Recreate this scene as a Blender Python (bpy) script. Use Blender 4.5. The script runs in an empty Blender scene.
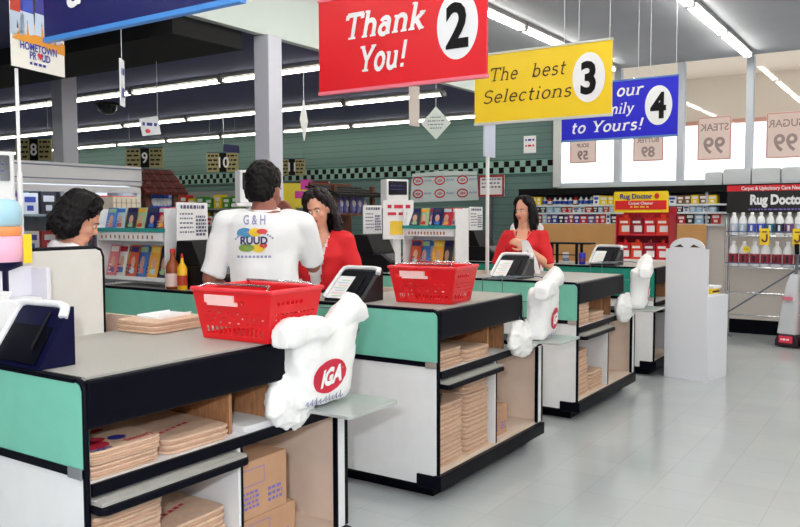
import bpy, bmesh, math, random
from mathutils import Vector, Matrix, noise
from mathutils.bvhtree import BVHTree
random.seed(7)
SC = bpy.context.scene
COL = SC.collection
PI = math.pi
def nth(k):
    w = ['first', 'second', 'third', 'fourth', 'fifth', 'sixth', 'seventh', 'eighth', 'ninth', 'tenth', 'eleventh', 'twelfth']
    return w[k - 1] if k <= 12 else '%d%s' % (k, {1: 'st', 2: 'nd', 3: 'rd'}.get(k % 10 if not 10 < k < 20 else 0, 'th'))
ORD = [nth(k) for k in range(1, 13)]

# ------------------------------------------------------------------ camera, world, light, exposure
cam_d = bpy.data.cameras.new('camera'); cam = bpy.data.objects.new('camera', cam_d); COL.objects.link(cam)
cam_d.sensor_width = 36.0; cam_d.lens = 798 / 800 * 36.0; cam_d.clip_start = 0.05; cam_d.clip_end = 300
CAM = Vector((-3.679, -2.202, 1.5)); YAW = math.radians(33.6); PIT = math.radians(3.45); ROL = math.radians(-0.15)
fw = Vector((math.cos(PIT) * math.cos(YAW), math.cos(PIT) * math.sin(YAW), -math.sin(PIT)))
rt = fw.cross(Vector((0, 0, 1))).normalized(); up = rt.cross(fw)
r2 = rt * math.cos(ROL) + up * math.sin(ROL); u2 = -rt * math.sin(ROL) + up * math.cos(ROL)
m = Matrix((r2, u2, -fw)).transposed().to_4x4(); m.translation = CAM
cam.matrix_world = m
SC.camera = cam

world = bpy.data.worlds.new('world'); SC.world = world; world.use_nodes = True
bg = world.node_tree.nodes['Background']; bg.inputs[0].default_value = (0.93, 0.96, 1.0, 1); bg.inputs[1].default_value = 1.8

# the photographer's flash gun, held beside and above the lens
fl = bpy.data.lights.new('camera_flash', 'POINT'); fl.energy = 128; fl.shadow_soft_size = 0.05; fl.color = (0.95, 0.98, 1.0)
flo = bpy.data.objects.new('camera_flash', fl); COL.objects.link(flo); flo.location = CAM - rt * 0.14 + up * 0.20
TUBE = 23.0           # emission of the fluorescent tubes
SC.view_settings.view_transform = 'Standard'; SC.view_settings.look = 'None'
SC.view_settings.exposure = 0.36; SC.view_settings.gamma = 1.0; SC.view_settings.use_curve_mapping = False
SC.cycles.use_denoising = True
SC.cycles.max_bounces = 7; SC.cycles.sample_clamp_indirect = 6.0

# ------------------------------------------------------------------ materials
def lin(c):
    o = []
    for v in c[:3]:
        v /= 255.0
        o.append(v / 12.92 if v <= 0.04045 else ((v + 0.055) / 1.055) ** 2.4)
    return (*o, 1.0)
MATS = {}
def mat(name, rgb, rough=0.5, metal=0.0, emit=0.0, var=0.0, vscale=12.0, spec=0.5, bump=0.0, stretch=None):
    if name in MATS: return MATS[name]
    M = bpy.data.materials.new(name); M.use_nodes = True; nt = M.node_tree; b = nt.nodes['Principled BSDF']
    b.inputs['Base Color'].default_value = lin(rgb); b.inputs['Roughness'].default_value = rough
    b.inputs['Metallic'].default_value = metal; b.inputs['Specular IOR Level'].default_value = spec
    if emit:
        b.inputs['Emission Color'].default_value = lin(rgb); b.inputs['Emission Strength'].default_value = emit
    if var or bump:
        tc = nt.nodes.new('ShaderNodeTexCoord'); mp = nt.nodes.new('ShaderNodeMapping'); nz = nt.nodes.new('ShaderNodeTexNoise')
        nz.inputs['Scale'].default_value = vscale; nz.inputs['Detail'].default_value = 5
        if stretch: mp.inputs['Scale'].default_value = stretch
        nt.links.new(tc.outputs['Object'], mp.inputs[0]); nt.links.new(mp.outputs[0], nz.inputs['Vector'])
        if var:
            rp = nt.nodes.new('ShaderNodeValToRGB'); c = lin(rgb)
            rp.color_ramp.elements[0].position = 0.3; rp.color_ramp.elements[1].position = 0.7
            rp.color_ramp.elements[0].color = (*[x * (1 - var) for x in c[:3]], 1)
            rp.color_ramp.elements[1].color = (*[min(1, x * (1 + var)) for x in c[:3]], 1)
            nt.links.new(nz.outputs['Fac'], rp.inputs[0]); nt.links.new(rp.outputs[0], b.inputs['Base Color'])
        if bump:
            bp = nt.nodes.new('ShaderNodeBump'); bp.inputs['Strength'].default_value = bump; bp.inputs['Distance'].default_value = 0.01
            nt.links.new(nz.outputs['Fac'], bp.inputs['Height']); nt.links.new(bp.outputs[0], b.inputs['Normal'])
    MATS[name] = M
    return M
def colour(rgb, rough=0.5):
    return mat('paint_%d_%d_%d' % tuple(rgb), rgb, rough)

WHITE = mat('white_laminate', (238, 239, 244), 0.35, var=0.02)
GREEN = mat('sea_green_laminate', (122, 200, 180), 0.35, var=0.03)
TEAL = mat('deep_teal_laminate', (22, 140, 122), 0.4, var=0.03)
BLACK = mat('black_trim', (4, 5, 18), 0.4, spec=0.10)
NAVY = mat('navy_black_plastic', (5, 6, 48), 0.4, spec=0.2)
CHROME = mat('chrome', (215, 218, 225), 0.18, metal=1.0)
TOP = mat('grey_speckled_laminate', (172, 170, 166), 0.42, var=0.05, vscale=160)
TAN = mat('tan_board', (240, 218, 202), 0.6, var=0.04, vscale=8)
WOOD = mat('brown_particle_board', (176, 124, 86), 0.6, var=0.25, vscale=60, stretch=(1, 1, 0.25))
BAGPAPER = mat('kraft_bag_paper', (218, 184, 160), 0.75, var=0.08, vscale=30)
BAGEDGE = mat('kraft_bag_folds', (202, 164, 140), 0.8, var=0.25, vscale=40, stretch=(0.3, 0.3, 8))
CARD = mat('corrugated_cardboard', (196, 152, 120), 0.75, var=0.05, vscale=10)
POLY = mat('white_film_plastic', (250, 250, 252), 0.35, bump=0.3, vscale=18)
REDPL = mat('red_basket_plastic', (216, 14, 26), 0.38)
INKRED = mat('ink_red', (205, 28, 62), 0.5)
INKBLUE = mat('ink_blue', (40, 45, 150), 0.5)
INKVIOLET = mat('ink_violet', (120, 110, 190), 0.6)
INK = mat('ink_black', (9, 8, 12), 0.55, spec=0.2)
INKGREY = mat('ink_grey', (120, 118, 140), 0.6)
PAPER = mat('white_paper', (240, 240, 244), 0.6)
STEEL = mat('grey_steel', (120, 128, 140), 0.35, metal=0.7)
SIGNRED = mat('sign_red', (226, 8, 30), 0.45, var=0.03, vscale=3)
SIGNYEL = mat('sign_yellow', (240, 206, 28), 0.45, var=0.03, vscale=3)
SIGNBLUE = mat('sign_blue', (8, 10, 205), 0.45, var=0.03, vscale=3)
SIGNNAVY = mat('sign_deep_blue', (4, 10, 92), 0.45, var=0.05, vscale=3)
SKIN = mat('skin', (226, 164, 138), 0.5, var=0.03)
SKINMAN = mat('skin_tanned', (150, 92, 78), 0.5, var=0.04)
HAIR = mat('black_hair', (10, 6, 10), 0.5, var=0.4, vscale=70, spec=0.2)
HAIRBR = mat('dark_brown_hair', (26, 14, 22), 0.45, var=0.4, vscale=70, spec=0.3)
CLOTHWHITE = mat('white_cotton', (243, 243, 247), 0.8, bump=0.25, vscale=9)
CLOTHRED = mat('red_cloth', (214, 22, 34), 0.75, bump=0.25, vscale=9)
DARKCLOTH = mat('dark_trousers', (26, 28, 46), 0.8)

# ------------------------------------------------------------------ mesh helpers
class MB:
    def __init__(s): s.v = []; s.f = []; s.m = []; s.sm = []
    def add(s, vs, fs, mi=0, M=None, smooth=False):
        o = len(s.v)
        s.v += [tuple((M @ Vector(p)) if M is not None else p) for p in vs]
        for f in fs: s.f.append(tuple(i + o for i in f)); s.m.append(mi); s.sm.append(smooth)
    def box(s, x0, x1, y0, y1, z0, z1, mi=0, M=None):
        v = [(x, y, z) for z in (z0, z1) for y in (y0, y1) for x in (x0, x1)]
        s.add(v, [(0, 2, 3, 1), (4, 5, 7, 6), (0, 1, 5, 4), (2, 6, 7, 3), (0, 4, 6, 2), (1, 3, 7, 5)], mi, M)
    def cyl(s, p0, p1, r0, r1=None, n=12, mi=0, M=None, smooth=True):
        p0 = Vector(p0); p1 = Vector(p1); r1 = r0 if r1 is None else r1
        d = (p1 - p0).normalized(); a = d.orthogonal().normalized(); b = d.cross(a)
        vs = []
        for p, r in ((p0, r0), (p1, r1)):
            for i in range(n):
                t = 2 * PI * i / n; vs.append(tuple(p + (a * math.cos(t) + b * math.sin(t)) * r))
        s.add(vs, [(i, (i + 1) % n, n + (i + 1) % n, n + i) for i in range(n)], mi, M, smooth)
        s.add(vs, [tuple(range(n - 1, -1, -1)), tuple(range(n, 2 * n))], mi, M, False)
    def tube(s, pts, r, n=8, mi=0, M=None):
        pts = [Vector(p) for p in pts]; rings = []
        ref = None
        for i, p in enumerate(pts):
            d = (pts[min(i + 1, len(pts) - 1)] - pts[max(i - 1, 0)]).normalized()
            if ref is None: ref = d.orthogonal().normalized()
            a = (ref - d * ref.dot(d)).normalized(); ref = a; b = d.cross(a)
            rr = r[i] if isinstance(r, (list, tuple)) else r
            rings.append([tuple(p + (a * math.cos(2 * PI * k / n) + b * math.sin(2 * PI * k / n)) * rr) for k in range(n)])
        s.loft(rings, mi, M)
    def loft(s, rings, mi=0, M=None, caps=True, smooth=True):
        n = len(rings[0]); vs = [p for r in rings for p in r]; fs = []
        for j in range(len(rings) - 1):
            for i in range(n): fs.append((j * n + i, j * n + (i + 1) % n, (j + 1) * n + (i + 1) % n, (j + 1) * n + i))
        s.add(vs, fs, mi, M, smooth)
        if caps:
            s.add(rings[0], [tuple(range(n - 1, -1, -1))], mi, M); s.add(rings[-1], [tuple(range(n))], mi, M)
    def lathe(s, prof, n=16, mi=0, M=None, at=(0, 0, 0)):
        rings = [[(at[0] + r * math.cos(2 * PI * k / n), at[1] + r * math.sin(2 * PI * k / n), at[2] + z) for k in range(n)] for r, z in prof]
        s.loft(rings, mi, M)
    def prism(s, poly, d0, d1, axis='y', mi=0, M=None):
        # poly in the plane across the axis, extruded from d0 to d1 along it
        def P(a, b, d): return {'y': (a, d, b), 'x': (d, a, b), 'z': (a, b, d)}[axis]
        n = len(poly); vs = [P(a, b, d0) for a, b in poly] + [P(a, b, d1) for a, b in poly]
        fs = [tuple(range(n)), tuple(range(2 * n - 1, n - 1, -1))] + [(i, n + i, n + (i + 1) % n, (i + 1) % n) for i in range(n)]
        s.add(vs, fs, mi, M)
    def ell(s, c, r, mi=0, M=None, nu=16, nv=10):
        rings = []
        for j in range(1, nv):
            t = PI * j / nv
            rings.append([(c[0] + r[0] * math.sin(t) * math.cos(2 * PI * k / nu), c[1] + r[1] * math.sin(t) * math.sin(2 * PI * k / nu), c[2] - r[2] * math.cos(t)) for k in range(nu)])
        n = nu; vs = [p for q in rings for p in q] + [(c[0], c[1], c[2] - r[2]), (c[0], c[1], c[2] + r[2])]
        fs = [(j * n + i, j * n + (i + 1) % n, (j + 1) * n + (i + 1) % n, (j + 1) * n + i) for j in range(len(rings) - 1) for i in range(n)]
        b = len(vs) - 2; t = b + 1; l = (len(rings) - 1) * n
        fs += [(b, (i + 1) % n, i) for i in range(n)] + [(t, l + i, l + (i + 1) % n) for i in range(n)]
        s.add(vs, fs, mi, M, True)
    def mesh(s, name):
        me = bpy.data.meshes.new(name); me.from_pydata(s.v, [], s.f)
        for p, mi, q in zip(me.polygons, s.m, s.sm): p.material_index = mi; p.use_smooth = q
        bm = bmesh.new(); bm.from_mesh(me); bmesh.ops.recalc_face_normals(bm, faces=bm.faces); bm.to_mesh(me); bm.free()
        me.update(); return me
def rounded(x0, x1, z0, z1, r, n=5, corners=(1, 1, 1, 1)):
    P = []
    for (cx, cz, a0, on, kx, kz) in ((x1 - r, z0 + r, -PI / 2, corners[0], x1, z0), (x1 - r, z1 - r, 0, corners[1], x1, z1), (x0 + r, z1 - r, PI / 2, corners[2], x0, z1), (x0 + r, z0 + r, PI, corners[3], x0, z0)):
        if on: P += [(cx + r * math.cos(a0 + PI / 2 * i / n), cz + r * math.sin(a0 + PI / 2 * i / n)) for i in range(n + 1)]
        else: P.append((kx, kz))
    return P
def oval(cx, cz, rx, rz, n=36, a0=0, a1=2 * PI):
    return [(cx + rx * math.cos(a0 + (a1 - a0) * i / n), cz + rz * math.sin(a0 + (a1 - a0) * i / n)) for i in range(n + (0 if abs(a1 - a0) > 6.28 else 1))]

def part(name, mb, mats, parent=None, bevel=0.0, loc=None, rot=None, label=None):
    me = mb.mesh(name) if isinstance(mb, MB) else mb
    for M in (mats if isinstance(mats, (list, tuple)) else [mats]): me.materials.append(M)
    o = bpy.data.objects.new(name, me); COL.objects.link(o)
    if parent is not None: o.parent = parent
    if loc is not None: o.location = loc
    if rot is not None: o.rotation_euler = rot
    if bevel:
        b = o.modifiers.new('bevel', 'BEVEL'); b.width = bevel; b.segments = 2; b.limit_method = 'ANGLE'; b.angle_limit = 0.7
    if label: o['label'] = label
    return o
def tag(o, label, cat, group=None):
    o['label'] = label; o['category'] = cat
    if group: o['group'] = group
    return o
def thing(name, label, cat, loc=(0, 0, 0), rz=0.0, group=None):
    o = bpy.data.objects.new(name, None); COL.objects.link(o); o.empty_display_size = 0.1
    o.location = loc; o.rotation_euler = (0, 0, rz); return tag(o, label, cat, group)
def struct(name, mb, mats, parent=None, bevel=0.0):
    o = part(name, mb, mats, parent, bevel)
    if parent is None: o['kind'] = 'structure'
    return o
def dup(root, loc=None, rz=None, label=None, group=None):
    r = root.copy(); COL.objects.link(r)
    if loc is not None: r.location = loc
    if rz is not None: r.rotation_euler = (0, 0, rz)
    if label: r['label'] = label
    if group: r['group'] = group
    for ch in list(root.children):
        c = ch.copy(); COL.objects.link(c); c.parent = r
        for g in ch.children:
            d = g.copy(); COL.objects.link(d); d.parent = c
    return r
BENCH = bpy.data.scenes.new('bench')          # a small scene where soft shapes and letters are worked out, removed at the end
def evaluated(o):
    with bpy.context.temp_override(scene=BENCH, view_layer=BENCH.view_layers[0]):
        dg = bpy.context.evaluated_depsgraph_get(); dg.update()
        return bpy.data.meshes.new_from_object(o.evaluated_get(dg))
def displace(me, fn):
    co = [v.co.copy() for v in me.vertices]; no = [v.normal.copy() for v in me.vertices]; out = []
    for c, n in zip(co, no): out += list(c + n * fn(c))
    me.vertices.foreach_set('co', out); me.update()
def remeshed(mb, voxel, smooth=4, name='body', disp=None):
    """fuse overlapping volumes of one soft thing into one continuous surface"""
    me = mb.mesh(name); o = bpy.data.objects.new('tmp', me); BENCH.collection.objects.link(o)
    r = o.modifiers.new('r', 'REMESH'); r.mode = 'VOXEL'; r.voxel_size = voxel
    if smooth:
        q = o.modifiers.new('s', 'SMOOTH'); q.factor = 0.5; q.iterations = smooth
    out = evaluated(o); bpy.data.objects.remove(o); out.materials.clear()
    if disp:
        amp, sc = disp
        displace(out, lambda c: amp * noise.noise(c * sc))
    for p in out.polygons: p.use_smooth = True; p.material_index = 0
    out.name = name
    return out

# ------------------------------------------------------------------ lettering
def sans(body, size, bold=0.0, shear=0.0, align='LEFT', sx=1.0):
    """polygons of a text set in the plane x-z, facing -y"""
    cu = bpy.data.curves.new('t', 'FONT'); cu.body = body; cu.size = size; cu.offset = bold; cu.shear = shear; cu.align_x = align
    cu.resolution_u = 3; o = bpy.data.objects.new('t', cu); BENCH.collection.objects.link(o); me = evaluated(o)
    vs = [(v.co.x * sx, v.co.y) for v in me.vertices]; fs = [tuple(p.vertices) for p in me.polygons]
    bpy.data.objects.remove(o); bpy.data.meshes.remove(me)
    return vs, fs
def put(mb, vf, x, z, y=-0.004, mi=0, mirror=False, rot=0.0, M=None):
    vs, fs = vf; k = -1 if mirror else 1; c, s = math.cos(rot), math.sin(rot)
    mb.add([(x + k * (a * c - b * s), y, z + a * s + b * c) for a, b in vs], fs, mi, M)
def flat(mb, poly, y=-0.003, mi=0, M=None):
    mb.add([(a, y, b) for a, b in poly], [tuple(range(len(poly)))], mi, M)
def strip(pts, w):
    pts = [Vector(p) for p in pts]; vs = []
    for i, p in enumerate(pts):
        d = (pts[min(i + 1, len(pts) - 1)] - pts[max(i - 1, 0)]).normalized(); n = Vector((-d.y, d.x)) * w / 2
        vs += [tuple(p + n), tuple(p - n)]
    return vs, [(2 * i, 2 * i + 1, 2 * i + 3, 2 * i + 2) for i in range(len(pts) - 1)]
def arcp(cx, cy, rx, ry, a0, a1, n=14):
    return [(cx + rx * math.cos(math.radians(a0 + (a1 - a0) * i / n)), cy + ry * math.sin(math.radians(a0 + (a1 - a0) * i / n))) for i in range(n + 1)]
# a slab-serif hand: (advance, strokes, serifs as (x, y, half length))
GL = {
 'T': (.62, [[(.31, 0), (.31, .7)], [(.02, .67), (.6, .67)], [(.04, .68), (.04, .54)], [(.58, .68), (.58, .54)]], [(.31, .02, .13)]),
 'Y': (.62, [[(.31, 0), (.31, .3), (.08, .68)], [(.31, .3), (.55, .68)]], [(.31, .02, .13), (.08, .68, .1), (.55, .68, .1)]),
 'S': (.52, [arcp(.25, .52, .19, .17, 30, 270) + arcp(.25, .18, .2, .17, 90, -150)], []),
 'F': (.55, [[(.12, 0), (.12, .7)], [(.1, .67), (.52, .67)], [(.12, .36), (.4, .36)], [(.51, .68), (.51, .53)]], [(.12, .02, .11)]),
 'h': (.54, [[(.12, 0), (.12, .72)], arcp(.27, .29, .15, .16, 170, 0) + [(.42, 0)]], [(.12, .02, .1), (.42, .02, .1), (.08, .7, .06)]),
 'n': (.54, [[(.12, 0), (.12, .46)], arcp(.27, .29, .15, .16, 170, 0) + [(.42, 0)]], [(.12, .02, .1), (.42, .02, .1), (.08, .44, .06)]),
 'm': (.8, [[(.12, 0), (.12, .46)], arcp(.26, .3, .14, .15, 170, 0) + [(.4, 0)], arcp(.54, .3, .14, .15, 170, 0) + [(.68, 0)]], [(.12, .02, .09), (.4, .02, .09), (.68, .02, .09), (.08, .44, .06)]),
 'r': (.42, [[(.12, 0), (.12, .46)], arcp(.28, .27, .16, .18, 165, 55)], [(.12, .02, .1), (.08, .44, .06)]),
 'a': (.48, [arcp(.21, .15, .14, .14, 0, 360), arcp(.22, .32, .14, .13, 160, 0) + [(.36, .0)]], [(.39, .02, .05)]),
 'k': (.52, [[(.12, 0), (.12, .72)], [(.42, .44), (.14, .2)], [(.22, .27), (.44, 0)]], [(.12, .02, .1), (.44, .02, .09), (.4, .44, .09), (.08, .7, .06)]),
 'o': (.48, [arcp(.24, .23, .17, .22, 0, 360)], []),
 'u': (.54, [[(.1, .46), (.1, .18)] + arcp(.24, .17, .14, .16, 180, 340), [(.4, .46), (.4, 0)]], [(.06, .44, .06), (.36, .44, .06), (.44, .02, .06)]),
 '!': (.28, [[(.14, .22), (.15, .72)], [(.14, .0), (.14, .1)]], []),
 'e': (.46, [[(.08, .25), (.4, .25)] + arcp(.24, .24, .16, .22, 5, 320)], []),
 'b': (.5, [[(.1, 0), (.1, .72)], arcp(.25, .23, .16, .21, -150, 150)], [(.06, .7, .06)]),
 's': (.4, [arcp(.2, .35, .12, .1, 30, 270) + arcp(.2, .13, .13, .12, 90, -150)], []),
 't': (.36, [[(.15, .64), (.15, .12)] + arcp(.24, .12, .09, .11, 180, 300), [(.04, .44), (.3, .44)]], []),
 'l': (.26, [[(.13, 0), (.13, .72)]], [(.13, .02, .1), (.09, .7, .06)]),
 'i': (.26, [[(.13, 0), (.13, .44)], [(.13, .58), (.13, .68)]], [(.13, .02, .1), (.09, .43, .06)]),
 'c': (.44, [arcp(.24, .23, .16, .22, 45, 315)], []),
 'f': (.34, [[(.14, 0), (.14, .55)] + arcp(.25, .56, .11, .14, 180, 60), [(.04, .43), (.3, .43)]], [(.14, .02, .1)]),
 'y': (.5, [[(.08, .45), (.25, .05)], [(.43, .45), (.22, -.1), (.08, -.19)]], [(.08, .44, .08), (.42, .44, .08)]),
 ' ': (.3, [], []),
}
def serif(text, size, w=0.1, shear=0.22, gap=0.02):
    vs, fs, x, lay = [], [], 0.0, 0        # every stroke a hair above the one before it
    for ch in text:
        adv, st, se = GL[ch]; lay = 0
        for s in st:
            a, b = strip(s, w); o = len(vs); vs += [(x + p + q * shear, q, lay) for p, q in a]; fs += [tuple(i + o for i in f) for f in b]; lay += 1
        for (cx, cy, h) in se:
            t = max(0.035, w * 0.45); o = len(vs)
            vs += [(x + cx + a + (cy + b) * shear, cy + b, lay) for a, b in ((-h, -t / 2), (h, -t / 2), (h, t / 2), (-h, t / 2))]; fs.append((o, o + 1, o + 2, o + 3)); lay += 1
        x += adv + gap
    return [(a * size, b * size, c) for a, b, c in vs], fs, x * size
def put_serif(mb, text, x0, x1, z, h, w=0.1, shear=0.22, mi=0, y=-0.004):
    vs, fs, L = serif(text, 1.0, w, shear)
    k = (x1 - x0) / L
    mb.add([(x0 + a * k, y - 0.0007 * c, z + b * h) for a, b, c in vs], fs, mi)
def dashes(mb, x0, x1, z, h, n, y=-0.004, mi=0, seed=1, M=None):
    """small print too fine to read: broken bars"""
    rnd = random.Random(seed); x = x0; st = (x1 - x0) / n
    while x < x1 - st * 0.3:
        L = st * rnd.uniform(0.4, 1.3); e = min(x + L, x1); flat(mb, [(x, z), (e, z), (e, z + h), (x, z + h)], y, mi, M); x = e + st * 0.35
# ------------------------------------------------------------------ setting
def floor_mat():
    M = bpy.data.materials.new('polished_vinyl_floor'); M.use_nodes = True; nt = M.node_tree; b = nt.nodes['Principled BSDF']
    tc = nt.nodes.new('ShaderNodeTexCoord'); br = nt.nodes.new('ShaderNodeTexBrick'); nz = nt.nodes.new('ShaderNodeTexNoise'); mx = nt.nodes.new('ShaderNodeMixRGB')
    br.offset = 0.0; br.inputs['Scale'].default_value = 1.0; br.inputs['Brick Width'].default_value = 0.305; br.inputs['Row Height'].default_value = 0.305
    br.inputs['Mortar Size'].default_value = 0.002; br.inputs['Bias'].default_value = 0.0
    br.inputs['Color1'].default_value = lin((192, 198, 202)); br.inputs['Color2'].default_value = lin((188, 194, 198)); br.inputs['Mortar'].default_value = lin((176, 183, 188))
    nz.inputs['Scale'].default_value = 1.6; nz.inputs['Detail'].default_value = 6
    mx.blend_type = 'MULTIPLY'; mx.inputs[0].default_value = 0.16
    nt.links.new(tc.outputs['Object'], br.inputs['Vector']); nt.links.new(tc.outputs['Object'], nz.inputs['Vector'])
    nt.links.new(br.outputs['Color'], mx.inputs[1]); nt.links.new(nz.outputs['Fac'], mx.inputs[2]); nt.links.new(mx.outputs[0], b.inputs['Base Color'])
    b.inputs['Roughness'].default_value = 0.13; b.inputs['Specular IOR Level'].default_value = 0.6
    return M
XW, XL, YB, YF, ZC, ZS, YS = 8.05, -9.0, 22.0, -8.0, 3.65, 3.12, 2.82
FLR = -0.07           # floor level; heights are counted from the underside of the counters' bodies
b = MB(); b.box(XL, XW, YF, YB, FLR - 0.1, FLR); struct('floor', b, floor_mat())
UPC = mat('upper_ceiling_paint', (168, 172, 180), 0.8, var=0.05, vscale=1.2)
LOC = mat('lower_ceiling_paint', (66, 70, 112), 0.85, var=0.12, vscale=1.5)
b = MB(); b.box(XL, XW, YF, YS, ZC, ZC + 0.1); struct('ceiling_front', b, UPC)
b = MB(); b.box(XL, XW, YS + 0.08, YB, ZS, ZS + 0.1); struct('ceiling_sales_floor', b, LOC)
b = MB(); b.box(XL, XW, YS, YS + 0.08, ZS, ZC + 0.1); struct('trim_1', b, mat('soffit_paint', (196, 206, 204), 0.7, var=0.03, vscale=1))
b = MB(); b.box(0.72, 1.5, YS + 0.081, YB, ZS - 0.16, ZS); struct('trim_2', b, mat('black_ceiling_beam', (6, 6, 12), 0.9))
# wall along the shop windows and green wall beyond the soffit
CREAMW = mat('cream_wall_paint', (214, 210, 204), 0.7)
b = MB(); b.box(XW, XW + 0.15, YF, 2.66, -0.2, 1.93); struct('wall_window', b, CREAMW)
def green_mat():
    M = bpy.data.materials.new('green_sided_wall'); M.use_nodes = True; nt = M.node_tree; p = nt.nodes['Principled BSDF']
    tc = nt.nodes.new('ShaderNodeTexCoord'); sp = nt.nodes.new('ShaderNodeSeparateXYZ'); ma = nt.nodes.new('ShaderNodeMath'); mb_ = nt.nodes.new('ShaderNodeMath'); rp = nt.nodes.new('ShaderNodeValToRGB')
    ma.operation = 'MULTIPLY'; ma.inputs[1].default_value = 9.0; mb_.operation = 'FRACT'
    nt.links.new(tc.outputs['Object'], sp.inputs[0]); nt.links.new(sp.outputs['Z'], ma.inputs[0]); nt.links.new(ma.outputs[0], mb_.inputs[0]); nt.links.new(mb_.outputs[0], rp.inputs[0])
    rp.color_ramp.interpolation = 'CONSTANT'; rp.color_ramp.elements[0].color = lin((78, 104, 104)); rp.color_ramp.elements[1].position = 0.1; rp.color_ramp.elements[1].color = lin((98, 126, 124))
    nt.links.new(rp.outputs[0], p.inputs['Base Color']); p.inputs['Roughness'].default_value = 0.7
    return M
b = MB(); b.box(XW, XW + 0.15, 2.66, YB, -0.2, 3.75); struct('wall_right', b, green_mat())
b = MB(); b.box(XL, XW + 0.15, YB, YB + 0.15, -0.2, 3.75); struct('wall_back', b, mat('far_wall_paint', (70, 100, 98), 0.8))
b = MB(); b.box(XL, XW + 0.15, YF - 0.15, YF, -0.2, 3.75); struct('wall_front', b, CREAMW)
b = MB(); b.box(XL - 0.15, XL, YF - 0.15, YB + 0.15, -0.2, 3.75); struct('wall_left', b, CREAMW)
b = MB(); b.box(XW - 0.06, XW - 0.001, 2.58, 2.70, 1.93, 3.11); struct('trim_3', b, mat('white_trim', (222, 224, 226), 0.5))
# checker frieze on the green wall
b = MB(); y = 2.72; k = 0
b.box(XW - 0.012, XW - 0.001, 2.70, 14.5, 2.165, 2.375, 0); b.box(XW - 0.02, XW - 0.001, 2.70, 14.5, 2.375, 2.39, 2); b.box(XW - 0.02, XW - 0.001, 2.70, 14.5, 2.15, 2.165, 2)
while y < 14.4:
    z = 2.272 if k % 2 == 0 else 2.178
    b.box(XW - 0.016, XW - 0.010, y, y + 0.088, z, z + 0.09, 1); y += 0.094; k += 1
struct('trim_4', b, [mat('frieze_pale_green', (140, 176, 168), 0.6), INK, mat('frieze_dark_green', (60, 112, 104), 0.6)])
b = MB(); b.box(XW - 0.02, XW, 2.7, YB, FLR, 0.04); struct('baseboard_right', b, BLACK)
b = MB(); b.box(XW - 0.02, XW, YF, 2.66, FLR, 0.04); struct('baseboard_window', b, BLACK)
# windows: a pane each between grey mullions
GLASS = bpy.data.materials.new('window_glass'); GLASS.use_nodes = True; nt = GLASS.node_tree; nt.nodes.clear()
o_ = nt.nodes.new('ShaderNodeOutputMaterial'); mxs = nt.nodes.new('ShaderNodeMixShader'); tr = nt.nodes.new('ShaderNodeBsdfTransparent'); gl = nt.nodes.new('ShaderNodeBsdfGlossy'); fr = nt.nodes.new('ShaderNodeFresnel')
gl.inputs['Roughness'].default_value = 0.02; fr.inputs[0].default_value = 1.45; tr.inputs[0].default_value = (0.97, 0.97, 0.98, 1)
nt.links.new(fr.outputs[0], mxs.inputs[0]); nt.links.new(tr.outputs[0], mxs.inputs[1]); nt.links.new(gl.outputs[0], mxs.inputs[2]); nt.links.new(mxs.outputs[0], o_.inputs[0])
MULL = mat('mullion_grey', (196, 202, 212), 0.5)
yy = 2.62; n = 1
for i in range(9):
    y1, y0 = yy, yy - 0.91
    g = MB(); g.box(XW + 0.05, XW + 0.056, y0 + 0.03, y1 - 0.03, 1.99, ZC); w = struct('window_%d' % n, g, GLASS)
    f = MB(); f.box(XW - 0.03, XW + 0.10, y0 - 0.045, y0 + 0.045, 1.93, ZC); part('mullion', f, MULL, w)
    f = MB(); f.box(XW - 0.03, XW + 0.10, y0 + 0.045, y1 - 0.045, 1.93, 1.99); part('bottom_rail', f, MULL, w)
    yy = y0; n += 1
b = MB(); b.box(XW, XW + 0.15, YF, yy, 1.93, 3.75); struct('wall_window_end', b, CREAMW)
b = MB(); b.box(XW - 0.10, XW - 0.03, yy, 2.58, 1.90, 1.945); struct('trim_5', b, mat('sill_grey', (190, 198, 200), 0.5))
# outdoors: pavement and the canopy over it
b = MB(); b.box(XW + 0.16, 60, -40, 40, -0.25, -0.15); struct('trim_6', b, mat('pale_pavement', (225, 222, 215), 0.9))
b = MB(); b.box(8.2, 10.6, -12, 14, 3.8, 3.9); b.box(10.5, 10.6, -12, 14, 3.08, 3.8); b.box(10.48, 10.62, -12, 14, 3.02, 3.08, 1)
struct('trim_7', b, [mat('cream_canopy', (240, 228, 212), 0.7), mat('canopy_edge', (225, 170, 150), 0.7)])
# columns under the soffit
COLM = mat('column_paint', (196, 198, 212), 0.6)
for i, (x, y, s) in enumerate(((1.78, 2.86, 0.09), (1.95, 6.2, 0.10))):
    b = MB(); b.box(x - s, x + s, y - s, y + s, FLR, ZS); struct('trim_%d' % (8 + i), b, COLM, bevel=0.008)

# ------------------------------------------------------------------ ceiling lights
TUBEM = mat('lit_tube', (255, 252, 240), 0.4, emit=TUBE)
HOUS = mat('light_housing', (150, 150, 150), 0.5)
TUBELOW = mat('lit_tube_warm', (255, 250, 232), 0.4, emit=TUBE * 0.38)
def light_proto(L, TM=None):
    t = thing('ceiling_light', 'x', 'ceiling light')
    b = MB(); b.box(-L / 2, L / 2, -0.06, 0.06, 0.05, 0.09); b.box(-L / 2, L / 2, -0.03, 0.03, 0.03, 0.05); part('housing', b, HOUS, t)
    for s in (-1, 1):
        b = MB(); b.cyl((-L / 2 + 0.04, s * 0.024, 0.022), (L / 2 - 0.04, s * 0.024, 0.022), 0.016, n=10); part('tube', b, TM or TUBEM, t)
    for s in (-1, 1):
        b = MB(); b.box(s * L / 2 - 0.02, s * L / 2 + 0.02, -0.05, 0.05, 0.0, 0.05); part('end_cap', b, HOUS, t)
    return t
pr = light_proto(1.5); first = True
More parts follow.
